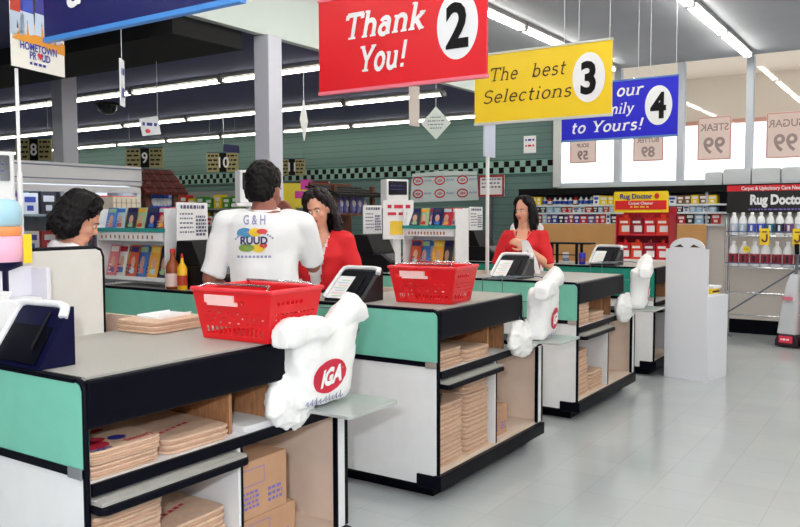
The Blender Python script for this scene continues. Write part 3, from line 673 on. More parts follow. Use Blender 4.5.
for i, (X0, y0, a, c) in enumerate(((0.0, 2.16, 'black cash register left of the man in the white T-shirt', 'white printed notice left of the man in the white T-shirt'), (2.05, 2.02, 'black cash register right of the cashier in the red vest', 'white printed notice right of the cashier in the red vest'), (4.07, 1.95, 'black cash register left of the seated woman in red', 'white printed notice left of the seated woman in red'))):
    register((X0 + 0.135, 1.80, 0.992), a, c, (0.10, 0.05, 0.0)[i], i)
def pole_display(loc, label, i):
    t = thing('pole_display', label, 'register display', loc, -.5, 'white register displays on posts')
    b = MB(); b.box(0, 0.25, 0.0, 0.14, 0.0, 0.26); b.box(-0.03, 0.28, -0.02, 0.16, -0.03, 0.0); part('display_case', b, WHITE, t, 0.01)
    b = MB(); b.prism(rounded(0.022, 0.228, 0.105, 0.24, 0.008), -0.004, 0.002, 'y'); part('screen', b, mat('dark_screen', (10, 10, 30), 0.2), t)
    b = MB()
    for k in range(2): dashes(b, 0.04, 0.2, 0.19 - .035 * k, 0.008, 8, -0.006, 0, i + k)
    part('screen_text', b, mat('dim_blue_readout', (50, 60, 140), 0.5), t)
    b = MB(); b.box(0.085, 0.165, 0.03, 0.11, FLR - loc[2], -0.03); part('post', b, WHITE, t)
pole_display((-1.50, 1.95, 1.58), 'white register display with black screen at the far left edge', 0)
pole_display((0.87, 2.33, 1.60), 'white register display with dark screen behind the man\'s head', 1)
pole_display((2.86, 2.30, 1.60), 'white register display with black screen below the checker frieze', 2)

# ------------------------------------------------------------------ magazine racks on the counters
MAGC = [(230, 226, 222), (236, 170, 60), (188, 40, 60), (70, 120, 200), (120, 90, 150), (236, 206, 90), (60, 60, 80), (220, 120, 130), (180, 210, 220), (32, 36, 100), (200, 80, 50), (160, 196, 150)]
CN = ['white', 'orange', 'red', 'blue', 'purple', 'yellow', 'charcoal', 'pink', 'pale blue', 'navy', 'rust', 'pale green']
def mag_proto(k, w, h):
    c = MAGC[k]; b = MB(); rnd = random.Random(k * 7 + 3)
    b.box(0, w, 0, 0.008, 0, h, 0)
    b.box(0.01, w - 0.01, -0.001, 0, h * .78, h * .95, 1)
    b.ell((w * .5, 0.0, h * .45), (w * .22, 0.002, h * .2), 2, nu=10, nv=6); b.box(w * .25, w * .75, -0.001, 0, 0.02, h * .28, 3)
    for q in range(3): b.box(0.012, w * rnd.uniform(.3, .5), -0.0015, 0, h * (.1 + .12 * q), h * (.14 + .12 * q), 1)
    me = b.mesh('magazine'); d = [x for x in MAGC if x != c]
    for q in (c, d[(k * 3 + 1) % 11], (214, 164, 140), d[(k * 5 + 2) % 11]): me.materials.append(colour(q, 0.35))
    return me
MAGS = [mag_proto(k, 0.105, 0.19) for k in range(12)]
TRIMTEAL = mat('teal_shelf_edge', (40, 150, 146), 0.4)
def mag_rack(loc, W, label, where, n1, n2, seed):
    # local x along the rack (world -y), front faces local -y (world -x)
    t = thing('magazine_rack', label, 'magazine rack', loc, -PI / 2, 'white magazine racks on the counters')
    b = MB(); b.box(0, W, 0.20, 0.22, 0, 0.57); b.box(0, 0.012, 0, 0.2, 0, 0.56); b.box(W - 0.012, W, 0, 0.2, 0, 0.56); part('rack_body', b, WHITE, t)
    for z, nm in ((0.40, 'upper_shelf'), (0.05, 'lower_shelf')):
        b = MB(); b.box(0.012, W - 0.012, 0.0, 0.2, z, z + 0.01); s = part(nm, b, WHITE, t)
        b = MB(); b.box(0.0, W, -0.012, 0.0, z - 0.006, z + 0.022); part('shelf_edge', b, TRIMTEAL if z > .2 else WHITE, s)
    b = MB(); b.box(0.02, W - 0.02, -0.004, 0.0, 0.33, 0.392, 0)
    for k in range(12): b.box(0.06 + (W - .15) / 12 * k, 0.075 + (W - .15) / 12 * k, -0.006, -0.004, 0.345, 0.37, 1)
    part('price_strip', b, [PAPER, colour((170, 110, 80))], t)
    rnd = random.Random(seed)
    R = Matrix.Rotation(-PI / 2, 4, 'Z')
    for row, n, z in ((0, n1, 0.412), (1, n2, 0.062)):
        for k in range(n):
            q = (k * 5 + seed * 3 + row * 4) % 12; p = R @ Vector((0.025 + (W - 0.15) / max(1, n - 1) * k, 0.055 + 0.022 * (k % 3), z))
            o = bpy.data.objects.new('magazine', MAGS[q]); COL.objects.link(o); o.location = Vector(loc) + p; o.rotation_euler = (math.radians(-14), 0, -PI / 2)
            o.scale = (1, 1, 1.25 if row else 0.86)
            tag(o, '%s magazine, %s from the left in the %s row of the %s' % (CN[q], ORD[k], ('upper', 'lower')[row], where), 'magazine', 'magazines in the white racks')
mag_rack((0.06, 3.02, 0.992), 0.77, 'white magazine rack with teal shelf edge right of the dark-haired cashier at left', 'left magazine rack', 9, 9, 1)
mag_rack((2.12, 1.62, 0.992), 0.53, 'white magazine rack with teal shelf edge left of the third counter\'s writing stand', 'middle magazine rack', 6, 6, 2)
# sauce bottles at the end of the left rack
def bottle(name, loc, label, prof, bands, mats, group=None, cap=None):
    t = thing(name, label, 'bottle', loc, 0, group)
    b = MB(); b.lathe(prof, 16); part('bottle_body', b, mats[0], t)
    b = MB(); b.lathe(bands, 16); part('label_band', b, mats[1], t)
    if cap: b = MB(); b.lathe(cap, 12); part('cap', b, mats[2], t)
    return t
bottle('sauce_bottle', (0.07, 2.19, 0.992), 'brown bottle with red and white label, end of the left magazine rack', [(.045, 0), (.05, .01), (.05, .16), (.02, .21), (.017, .25)], [(.051, .02), (.0515, .03), (.0515, .10), (.051, .11)], [colour((150, 70, 30), .2), colour((240, 210, 205)), colour((200, 30, 30))], None, [(.018, .25), (.02, .255), (.02, .275), (.015, .28)])
bottle('mustard_bottle', (0.065, 2.09, 0.992), 'yellow squeeze bottle beside the brown sauce bottle', [(.03, 0), (.034, .01), (.034, .15), (.012, .19), (.008, .22)], [(.035, .03), (.0352, .04), (.0352, .09), (.035, .10)], [colour((244, 186, 20), .3), colour((190, 60, 30)), colour((200, 30, 30))], None, [(.009, .22), (.01, .222), (.006, .25)])
t = thing('flower_bucket', 'white wrapped bunch above the brown bottle beside the printed notice', 'flowers', (0.34, 2.32, 0.992), 0)
b = MB(); b.lathe([(.04, 0), (.05, .02), (.06, .22), (.05, .23)], 14); part('bucket', b, WHITE, t)
b = MB(); rnd = random.Random(4)
for k in range(14): b.ell((rnd.uniform(-.05, .05), rnd.uniform(-.05, .05), .25 + rnd.uniform(0, .08)), (.025, .025, .022), nu=8, nv=6)
part('blossoms', b, colour((235, 225, 190)), t)
# ------------------------------------------------------------------ hanging lane signs
def wires(t, xs, z0, z1, parent=None):
    for x in xs:
        b = MB(); b.cyl((x, 0.01, z0), (x, 0.01, z1), 0.003, n=6); part('hanging_wire', b, mat('pale_wire', (200, 204, 214), 0.4), t)
def lane_sign(X, label, base, draw, digit, trimc):
    t = thing('lane_sign', label, 'sign', (X, 1.07, 2.275), -PI / 2, 'lane signs hanging over the counters')
    b = MB(); b.box(0, 1.192, 0, 0.02, 0, 0.575); part('panel', b, base, t)
    b = MB(); b.box(-0.004, 1.196, -0.006, 0.026, -0.012, 0.008); b.box(-0.004, 1.196, -0.006, 0.026, 0.567, 0.583); part('rail', b, trimc, t)
    wires(t, (0.02, 0.80, 0.92, 1.17), 0.58, ZC - 2.275)
    draw(t)
    if digit:
        b = MB(); flat(b, oval(1.008, 0.30, 0.133, 0.193, 40), -0.003); d = part('number_disc', b, mat('disc_white', (238, 240, 246), 0.5), t, label='white oval disc')
        b = MB(); vs, fs = sans(digit, 0.34, 0.012, 0, 'CENTER', 0.86); put(b, (vs, fs), 1.008, 0.18, -0.006); part('number', b, INK, d, label='black figure %s' % digit)
def s2(t):
    b = MB(); put_serif(b, 'Thank', 0.20, 0.79, 0.31, 0.215, 0.13); put_serif(b, 'You!', 0.31, 0.66, 0.105, 0.215, 0.13); part('lettering', b, PAPER, t, label='white slab lettering Thank You!')
def s3(t):
    b = MB(); put_serif(b, 'The', 0.135, 0.40, 0.345, 0.155, 0.07); put_serif(b, 'best', 0.52, 0.82, 0.345, 0.155, 0.07); put_serif(b, 'Selections', 0.075, 0.87, 0.165, 0.15, 0.07); part('lettering', b, mat('brown_black_ink', (50, 32, 10), 0.5), t, label='dark italic lettering The best Selections')
def s4(t):
    b = MB(); put_serif(b, 'From', 0.16, 0.50, 0.42, 0.15, 0.11); put_serif(b, 'our', 0.58, 0.855, 0.42, 0.165, 0.11); put_serif(b, 'Family', 0.33, 0.76, 0.245, 0.15, 0.11); put_serif(b, 'to Yours!', 0.10, 0.855, 0.075, 0.16, 0.11); part('lettering', b, PAPER, t, label='white slab lettering ending to Yours!')
def s1(t):
    b = MB(); put_serif(b, 'a', 0.165, 0.285, 0.118, 0.2, 0.13); part('lettering', b, PAPER, t)
lane_sign(0.322, 'red hanging sign reading Thank You with a 2', SIGNRED, s2, '2', mat('pale_red_rail', (236, 120, 140), 0.4))
lane_sign(2.403, 'yellow hanging sign reading The best Selections with a 3', SIGNYEL, s3, '3', mat('pale_rail', (200, 204, 200), 0.4))
lane_sign(4.328, 'blue hanging sign ending to Yours with a 4', SIGNBLUE, s4, '4', mat('blue_rail', (90, 130, 190), 0.4))
lane_sign(-1.575, 'deep blue hanging sign cropped by the top left corner of the photo', SIGNNAVY, s1, '', mat('bright_blue_rail', (70, 140, 220), 0.35))

# poster of ball players, its pole
t = thing('ball_player_poster', 'hanging poster of ball players reading HOMETOWN PROUD, top left', 'poster', (-1.655, 1.19, 2.165), 0.28)
b = MB(); b.box(0, 0.33, 0, 0.008, 0, 0.56); part('poster_board', b, mat('poster_cream', (240, 238, 230), 0.5), t)
b = MB()
def bl(poly, mi, y=-0.002): flat(b, poly, y, mi)
bl([(0.0, .17), (.33, .17), (.33, .56), (0, .56)], 0); bl([(0.0, .12), (.08, .2), (.2, .21), (.33, .15), (.33, .10), (.15, .115)], 1, -.003)
for cx, cz, s, c in ((.09, .24, 1.0, 2), (.18, .25, 1.05, 3), (.03, .23, .9, 4), (.26, .23, .9, 2)):
    bl(oval(cx, cz + .12 * s, .024, .03, 14), 6, -.004); bl([(cx - .04, cz + .0), (cx + .04, cz), (cx + .035, cz + .1), (cx - .035, cz + .1)], c, -.004); bl([(cx - .045, cz - .09), (cx - .005, cz - .09), (cx + .0, cz - .02), (cx + .012, cz - .09), (cx + .045, cz - .08), (cx + .04, cz + .01), (cx - .04, cz + .01)], 5, -.0045); bl(oval(cx, cz + .145 * s, .026, .014, 12), 3, -.005)
part('printed_scene', b, [colour((60, 40, 50)), colour((226, 150, 40)), colour((40, 70, 180)), colour((30, 40, 140)), colour((190, 50, 30)), colour((190, 205, 225)), colour((190, 120, 80))], t)
b = MB(); put(b, sans('HOMETOWN', 0.047, 0.0012, 0, 'CENTER', .82), .16, .085); put(b, sans('PR   UD', 0.047, 0.0012, 0, 'CENTER', .82), .165, .048); dashes(b, .10, .2, .022, .012, 4, -.004, 0, 3)
flat(b, [(.166, .05), (.186, .072), (.18, .084), (.168, .078), (.156, .084), (.148, .072)], -.004, 1); part('lettering', b, [INKBLUE, INKRED], t, label='blue words HOMETOWN PROUD with a red heart')
wires(t, (.03, .30), .56, ZC - 2.165)
t = thing('sign_pole', 'thin white pole hanging below the ball player poster', 'pole', (-1.605, 1.235, 0), 0)
b = MB(); b.cyl((0, 0.01, 1.70), (0, 0.01, 2.164), 0.008); b.cyl((0, 0.01, 0.10), (0, 0.01, 1.70), 0.012); part('pole', b, PAPER, t); b = MB(); b.lathe([(0.08, FLR), (0.08, -.05), (0.02, 0.1)], 14); part('base', b, STEEL, t)
# lane pole with banner holder, beyond the yellow sign
t = thing('sign_pole', 'white lane pole with pale blue banner holder below the yellow sign', 'pole', (3.13, 1.32, 0), 0)
b = MB(); b.cyl((0, 0, 0), (0, 0, 2.62), 0.018); part('pole', b, PAPER, t); b = MB(); b.box(-0.12, 0.10, -0.03, -0.015, 2.05, 2.50); part('banner', b, colour((206, 214, 236)), t)
b = MB(); b.lathe([(0.14, FLR), (0.14, -.05), (0.03, 0.0)], 16); part('base', b, STEEL, t)
# edge-on white signs, diamonds, tags
def hang_card(name, label, loc, rz, poly, rgb, prt, top):
    t = thing(name, label, 'hanging sign', loc, rz, 'small signs hanging from the ceiling')
    b = MB(); b.prism(poly, 0, 0.008, 'y'); part('card', b, colour(rgb), t)
    b = MB(); zt = max(z for _, z in poly)
    if prt: prt(b)
    if prt: part('print', b, [INKBLUE, INKRED, INKGREY], t)
    xm = sum(x for x, z in poly if z > zt - 0.02) / max(1, len([1 for x, z in poly if z > zt - 0.02]))
    b = MB(); b.cyl((xm, 0.004, zt - 0.01), (xm, 0.004, top - loc[2]), 0.003, n=5); part('hanging_wire', b, mat('pale_wire', (200, 204, 214), 0.4), t)
def pr_tag(b): dashes(b, .03, .17, .10, .03, 3, -.003, 0); flat(b, oval(.08, .05, .025, .02, 12), -.003, 1)
hang_card('hanging_card', 'small white hanging card seen nearly edge-on beneath the deep blue sign', (-0.03, 2.58, 2.28), math.radians(-5) + 0.75, [(0, 0), (.11, 0), (.11, .33), (0, .33)], (222, 226, 236), lambda b: (dashes(b, .02, .09, .22, .05, 2, -.003, 0), dashes(b, .02, .09, .06, .07, 2, -.003, 0)), ZC)
hang_card('hanging_card', 'tilted white hanging tag with blue and red print left of the pale column', (1.25, 4.0, 2.25), -0.3, [(.03, 0), (.21, .03), (.18, .20), (0, .16)], (232, 234, 242), pr_tag, ZS)
hang_card('diamond_sign', 'white diamond sign turned nearly edge-on right of the pale column', (3.0, 3.53, 2.32), math.radians(15), [(.1, 0), (.2, .22), (.1, .45), (0, .22)], (236, 238, 240), None, ZS)
hang_card('diamond_sign', 'white diamond sign facing the viewer under the red sign', (4.0, 2.61, 2.35), math.radians(-70), [(.17, 0), (.34, .18), (.17, .365), (0, .18)], (206, 216, 212), lambda b: [dashes(b, .17 - .11 + .03 * abs(k - 1.5), .17 + .11 - .03 * abs(k - 1.5), .12 + .04 * k, .012, 6, -.003, 2, k) for k in range(4)], ZC)
hang_card('hanging_card', 'long pale strip card hanging under the red sign next to the diamond sign', (3.98, 2.76, 2.50), math.radians(-70), [(0, 0.02), (.12, 0), (.12, .45), (0, .46)], (210, 200, 196), None, ZC)
hang_card('hanging_card', 'small dark blue card hanging above the aisle sign behind the man', (5.4, 7.2, 2.50), math.radians(-40), [(0, .02), (.26, 0), (.25, .12), (.01, .14)], (24, 26, 84), None, ZS)
t = thing('dome_camera', 'dark dome camera on the lower ceiling', 'security camera', (3.63, 7.69, ZS), 0)
b = MB(); b.lathe([(0.17, 0.0), (0.17, -0.03), (0.15, -0.035)], 20); part('ring', b, INK, t); b = MB(); b.lathe([(0.14, -0.03), (0.13, -0.09), (0.09, -0.14), (0.03, -0.16), (0.002, -0.162)], 20); part('dome', b, mat('smoked_dome', (20, 22, 34), 0.08), t)
# aisle signs
def aisle_sign(num, loc, w, h, label):
    t = thing('aisle_sign', label, 'aisle sign', loc, -PI / 2 + 0.5, 'aisle signs on the lower ceiling')
    b = MB(); b.box(-w / 2, w / 2, 0, 0.02, 0, h); part('panel', b, mat('aisle_tan', (168, 158, 112), 0.6), t)
    b = MB(); b.box(-w * .10, w * .13, -0.004, 0, 0, h); b.box(-w / 2, w / 2, -0.006, 0.026, h, h + 0.018, 1); part('number_plate', b, [INK, colour((60, 96, 120))], t)
    b = MB(); put(b, sans(num, h * .78, 0.004, 0, 'CENTER', 0.9), w * .015, h * .24, -0.008); part('number', b, PAPER, t)
    b = MB()
    for k in range(4): dashes(b, -w * .46, -w * .14, h * (.12 + .23 * k), h * .09, 3, -0.003, 0, k); dashes(b, w * .17, w * .46, h * (.12 + .23 * k), h * .09, 3, -0.003, 0, k + 5)
    part('aisle_words', b, INK, t)
    for x in (-w * .4, w * .4):
        b = MB(); b.cyl((x, 0.01, h), (x, 0.01, ZS - loc[2]), 0.004, n=5); part('hanging_wire', b, STEEL, t)
aisle_sign('8', (2.73, 8.1, 2.27), 0.52, 0.29, 'tan aisle sign with the figure 8 near the left edge')
aisle_sign('9', (4.59, 8.1, 2.26), 0.60, 0.30, 'tan aisle sign with the figure 9 left of the pale column')
aisle_sign('10', (5.96, 7.8, 2.24), 0.54, 0.32, 'tan aisle sign with the figures 10 over the checker frieze')
aisle_sign('11', (7.43, 7.55, 2.24), 0.50, 0.29, 'tan aisle sign with the figures 11 right behind the man\'s head')

# ------------------------------------------------------------------ things on the green wall
t = thing('wall_banner', 'white wall banner with rows of red ovals and blue script', 'banner', (8.03, 5.36, 1.72), -PI / 2)
b = MB(); b.prism([(0, 0), (1.34, .03), (1.30, .50), (.66, .53), (.04, .50)], 0, 0.01, 'y'); part('banner_sheet', b, mat('banner_white', (206, 218, 222), 0.6), t)
b = MB()
for r in range(2):
    for k in range(3):
        a, f = strip(oval(.16 + .44 * k, .15 + .22 * r, .095, .065, 20) + [(.255 + .44 * k, .15 + .22 * r)], .022); b.add([(x, -.004, z) for x, z in a], f, 0)
        put(b, sans('IGA', .055, .002, .3, 'CENTER'), .16 + .44 * k, .13 + .22 * r, -.004, 0)
        a, f = strip([(.29 + .44 * k + .02 * q, .15 + .22 * r + (.02 if q % 2 else -.01)) for q in range(8)], .012); b.add([(x, -.004, z) for x, z in a], f, 1)
part('print', b, [INKRED, colour((90, 130, 190))], t)
t = thing('framed_notice', 'white notice in a red frame at the right end of the checker frieze', 'notice', (7.86, 3.93, 1.80), -PI / 2)
b = MB(); b.box(0, .46, 0, .012, 0, .34); part('sheet', b, PAPER, t)
b = MB(); b.box(0, .46, -.012, 0, .31, .34); b.box(0, .46, -.012, 0, 0, .03); b.box(0, .03, -.012, 0, .03, .31); b.box(.43, .46, -.012, 0, .03, .31); part('frame', b, colour((170, 24, 40)), t)
b = MB(); [dashes(b, .06, .40, .14 + .06 * k, .025, 6, -.003, 0, k) for k in range(3)]; part('print', b, INKGREY, t)
b = MB(); b.box(.2, .24, .02, .05, -1.80, 0.3); b.lathe([(.16, -1.87), (.16, -1.85), (.03, -1.78)], 14, at=(.22, .035, 0)); part('stand', b, STEEL, t)
t = thing('wall_notice', 'small white paper with blue and red print on the green wall', 'notice', (8.04, 3.22, 2.48), -PI / 2)
b = MB(); b.box(0, .21, 0, .004, 0, .27); part('sheet', b, PAPER, t); b = MB(); dashes(b, .03, .18, .19, .03, 3, -.003, 0); dashes(b, .03, .18, .1, .03, 3, -.003, 1); part('print', b, [INKBLUE, INKRED], t)
# framed white boards under the frieze behind the man
t = thing('framed_notice', 'large white board with dark red frame behind the man\'s shoulders', 'notice', (7.95, 8.85, 1.45), -PI / 2)
b = MB(); b.box(0, 1.75, 0, .02, 0, .68); part('sheet', b, PAPER, t)
b = MB(); b.box(0, 1.75, -.012, 0, .64, .68); b.box(0, 1.75, -.012, 0, 0, .04); b.box(0, .04, -.012, 0, .04, .64); b.box(1.71, 1.75, -.012, 0, .04, .64); part('frame', b, colour((150, 20, 44)), t)
b = MB(); flat(b, oval(.35, .34, .12, .14, 16), -.004, 0); dashes(b, .6, 1.5, .4, .05, 8, -.004, 1); part('print', b, [INKRED, INKGREY], t)
b = MB(); b.box(.8, .9, .02, .06, -1.52, .3); part('stand', b, STEEL, t)

# ------------------------------------------------------------------ produce shelving in the distance
t = thing('grocery_shelving', 'long shelving of green and yellow goods under the checker frieze, far left', 'shelving', (7.40, 12.4, 0), -PI / 2)
b = MB(); b.box(0, 5.4, .40, .45, FLR, 2.0); b.box(0, .03, 0, .4, FLR, 2.0); b.box(5.37, 5.4, 0, .4, FLR, 2.0); part('back_panel', b, mat('shelf_grey', (150, 156, 160), 0.5), t)
for z in (.5, .9, 1.27, 1.62):
    b = MB(); b.box(.03, 5.37, 0, .4, z, z + .025); part('shelf', b, mat('shelf_grey', (150, 156, 160), 0.5), t)
PALC = {'yellow': (238, 206, 30), 'green': (60, 150, 50), 'red': (196, 36, 36), 'white': (232, 232, 232), 'orange': (230, 130, 40), 'blue': (40, 70, 170), 'dark': (28, 26, 40), 'pale blue': (150, 190, 220), 'purple': (110, 70, 140), 'brown': (120, 84, 56)}
def box_proto(w, d, h, rgb, name, rgb2):
    b = MB(); b.box(0, d, 0, w, 0, h, 0); b.box(-.001, 0, w * .15, w * .85, h * .55, h * .82, 1); b.box(-.001, 0, w * .3, w * .7, h * .15, h * .4, 1)
    me = b.mesh(name); me.materials.append(colour(rgb, 0.45)); me.materials.append(colour(rgb2, 0.45)); return me
PRODUCE = {c: box_proto(.2, .18, .24, PALC[c], 'grocery_pack', PALC['white' if c != 'white' else 'red']) for c in ('yellow', 'green', 'red', 'white', 'orange')}
rnd = random.Random(21)
for r, z in enumerate((1.297, 1.647)):
    for k in range(21):
        c = rnd.choice(['yellow', 'yellow', 'green', 'green', 'red', 'white', 'orange'])
        o = bpy.data.objects.new('grocery_pack', PRODUCE[c]); COL.objects.link(o); o.location = (7.44, 12.4 - .31 - .245 * k, z); o.scale = (1, 1, rnd.uniform(.8, 1.15))
        tag(o, '%s grocery pack, %s from the left on the %s shelf of the far grocery shelving' % (c, nth(k + 1), ('middle', 'top')[r]), 'packaged food', '%s packs on the far shelving' % c)

# ------------------------------------------------------------------ glass door freezer case
t = thing('freezer_case', 'white upright freezer case with glass doors behind the dark-haired cashier', 'freezer', (-1.6, 4.5, 0), 0)
FW = 3.28
FRZ = mat('freezer_white', (206, 206, 212), 0.4); FIN = mat('freezer_inside', (150, 186, 200), 0.5, var=.1)
b = MB(); b.box(0, FW, .1, .85, FLR, .35); b.box(0, .08, .1, .85, .35, 1.8); b.box(FW - .05, FW, .1, .85, .35, 1.8); b.box(0, FW, .8, .85, .35, 1.8); part('cabinet', b, FRZ, t)
b = MB(); b.box(.08, FW - .05, .78, .8, .35, 1.8); part('inner_liner', b, FIN, t)
b = MB(); b.box(-.02, FW + .02, .04, .87, 1.80, 2.0); part('header', b, FRZ, t, .012)
b = MB(); b.box(-.021, FW + .021, .032, .04, 1.965, 1.978); b.box(-.021, FW + .021, .032, .04, 1.845, 1.855); part('header_moulding', b, mat('moulding_grey', (110, 116, 140), .4), t)
for z in (.75, 1.15, 1.5):
    b = MB(); b.box(.09, FW - .06, .2, .78, z, z + .02); part('wire_shelf', b, colour((170, 190, 204)), t)
b = MB()
for k in range(4): b.cyl((.09 + .8 * k, .2, 1.77), (.85 + .8 * k if k < 3 else FW - .06, .2, 1.77), .014, n=8)
part('inside_lamp', b, mat('freezer_tube', (235, 245, 255), .4, emit=6), t)
for k in range(4):
    x0 = .02 + k * .815; d = MB()
    d.box(x0, x0 + .05, .04, .10, .36, 1.79); d.box(x0 + .765, x0 + .815, .04, .10, .36, 1.79); d.box(x0 + .05, x0 + .765, .04, .10, .36, .42); d.box(x0 + .05, x0 + .765, .04, .10, 1.73, 1.79)
    dd = part('door', d, FRZ, t); g = MB(); g.box(x0 + .05, x0 + .765, .068, .074, .42, 1.73); part('door_glass', g, GLASS, dd)
    h = MB(); h.tube([(x0 + .74, .03, .9), (x0 + .74, .0, .95), (x0 + .74, .0, 1.25), (x0 + .74, .03, 1.3)], .01, 6); part('door_handle', h, STEEL, dd)
b = MB(); b.box(2.62, 3.18, .020, .036, 1.60, 1.70); o = part('door_banner', b, colour((236, 60, 60)), t); b = MB(); dashes(b, 2.66, 3.14, 1.63, .03, 8, .017, 0); part('banner_print', b, PAPER, o)
FZP = {c: box_proto(.16, .2, .24, PALC[c], 'frozen_pack', PALC['white' if c != 'white' else 'blue']) for c in ('blue', 'purple', 'white', 'red', 'dark', 'pale blue')}
rnd = random.Random(5)
for r, z in enumerate((1.172, 1.522)):
    for k in range(16):
        c = rnd.choice(list(FZP)); o = bpy.data.objects.new('frozen_pack', FZP[c]); COL.objects.link(o)
        o.location = (-1.6 + .22 + .19 * k, 4.5 + .30, z); o.rotation_euler = (0, 0, PI / 2); o.scale = (1, 1, rnd.uniform(.75, .98))
        tag(o, '%s pack, %s from the left on the %s wire shelf in the freezer' % (c, nth(k + 1), ('lower', 'upper')[r]), 'frozen food', '%s packs in the freezer' % c)
# cream bin of goods and red carton before the freezer
t = thing('display_bin', 'cream lattice display bin before the freezer glass, right of the cashier\'s hair', 'display bin', (.98, 4.05, 0), 0)
b = MB(); b.box(0, .30, 0, .24, FLR, 1.30); part('plinth', b, FRZ, t)
b = MB(); b.box(0, .30, 0, .24, 1.30, 1.68); part('bin', b, mat('cream_bin', (226, 214, 196), .6), t)
b = MB()
for k in range(5): b.box(.03 + .055 * k, .036 + .055 * k, -.003, 0, 1.32, 1.66)
for k in range(5): b.box(.0, .3, -.003, 0, 1.34 + .07 * k, 1.345 + .07 * k)
part('lattice_lines', b, colour((150, 140, 130)), t)
# brown shingle-roofed display
def roof_display(loc, label, W, rz, roofc, packs, plab, pitch=32):
    t = thing('roofed_display', label, 'display stand', loc, rz)
    WD = mat('stained_timber', (92, 48, 28), .6, var=.2, vscale=20, stretch=(1, 1, .2))
    b = MB(); b.box(0, W, 0.05, .45, FLR, .95); part('cabinet', b, WD, t)
    for x in (0, W - .05):
        b = MB(); b.box(x, x + .05, .05, .10, .95, 1.86); part('post', b, WD, t)
    b = MB(); b.box(0, W, .42, .45, .95, 1.9); part('back_board', b, WD, t)
    b = MB(); b.box(.05, W - .05, .05, .42, 1.50, 1.525); part('shelf', b, WD, t)
    b = MB(); M = Matrix.Translation((0, -.06, 1.74)) @ Matrix.Rotation(math.radians(pitch), 4, 'X')
    for r in range(6):
        n = 9
        for k in range(n): b.box(-.06 + (W + .12) / n * k + .003, -.06 + (W + .12) / n * (k + 1) - .003, .075 * r, .075 * r + .10, .012 * (r % 2), .012 * (r % 2) + .012, k % 2, M)
    b.box(-.06, W + .06, 0, .52, -.02, 0, 0, M); part('shingle_roof', b, [roofc[0], roofc[1]], t)
    for k in range(packs[0]):
        for r in range(2):
            o = bpy.data.objects.new(packs[2], packs[1]); COL.objects.link(o)
            off = Matrix.Rotation(rz, 4, 'Z') @ Vector((.08 + k * (W - .2) / max(1, packs[0] - 1), .16, (1.527, .952)[r])); o.location = Vector(loc) + off; o.rotation_euler = (math.radians(-8), 0, rz + .1 * ((k % 3) - 1))
            tag(o, plab % (nth(k + 1), ('upper', 'lower')[r]), 'packaged food', packs[2] + 's in a roofed display')
def pouch(name, c1, c2):
    b = MB(); b.loft([[(x, y * f, z) for x, y in ((0, 0), (.05, -.03), (.11, 0), (.05, .03))] for z, f in ((0, .1), (.03, 1), (.12, 1.1), (.2, .8), (.24, .1))], 0)
    b.ell((.055, -.031, .12), (.035, .004, .045), 1, nu=10, nv=6); me = b.mesh(name); me.materials.append(colour(c1, .35)); me.materials.append(colour(c2, .4)); return me
roof_display((1.84, 4.62, 0), 'display stand with brown shingle roof and blue bags, right of the freezer', .36, -.25, (mat('red_brown_shingle', (92, 30, 26), .8, var=.3, vscale=30), mat('dark_shingle', (70, 22, 22), .8, var=.3, vscale=30)), (5, pouch('snack_bag', (60, 100, 210), (226, 230, 240)), 'snack_bag'), 'blue and white bag, %s from left, %s shelf under the brown roof')
roof_display((3.74, 3.60, 0), 'display stand with black roof and violet bunches behind the cashier in the red vest', .82, 0.0, (mat('black_shingle', (10, 8, 12), .8), mat('black_shingle', (10, 8, 12), .8)), (6, pouch('flower_bunch', (130, 130, 200), (230, 226, 240)), 'flower_bunch'), 'violet and white bunch, %s from left, %s shelf under the black roof', 13)
# white board with red lettering and yellow block beside the middle rack
t = thing('offer_board', 'white offer board with red lines and a yellow block left of the middle rack', 'notice', (2.02, 1.76, .992), -.8)
b = MB(); b.box(0, .27, 0, .015, .30, .64); b.box(.11, .16, .015, .03, 0, .5); b.box(.05, .22, -.03, .08, 0, .01); part('board', b, PAPER, t)
b = MB(); dashes(b, .04, .24, .57, .03, 3, -.003, 0, 1); dashes(b, .04, .22, .51, .025, 3, -.003, 0, 2); flat(b, [(.06, .34), (.2, .34), (.2, .46), (.06, .46)], -.003, 1); part('print', b, [INKRED, colour((246, 206, 60))], t)
# yellow price cards behind the cashier's hair
t = thing('offer_board', 'yellow and magenta offer cards above the red-vested cashier\'s hair', 'notice', (4.6, 5.3, 0), -.75)
b = MB(); b.box(.0, .42, 0, .02, 1.62, 1.95); b.box(.18, .24, .02, .05, FLR, 1.7); part('board', b, colour((226, 206, 50)), t); b = MB(); b.box(.30, .46, -.006, 0, 1.86, 2.0); b.box(.22, .34, -.006, 0, 1.74, 1.84); part('magenta_card', b, colour((190, 40, 150)), t)
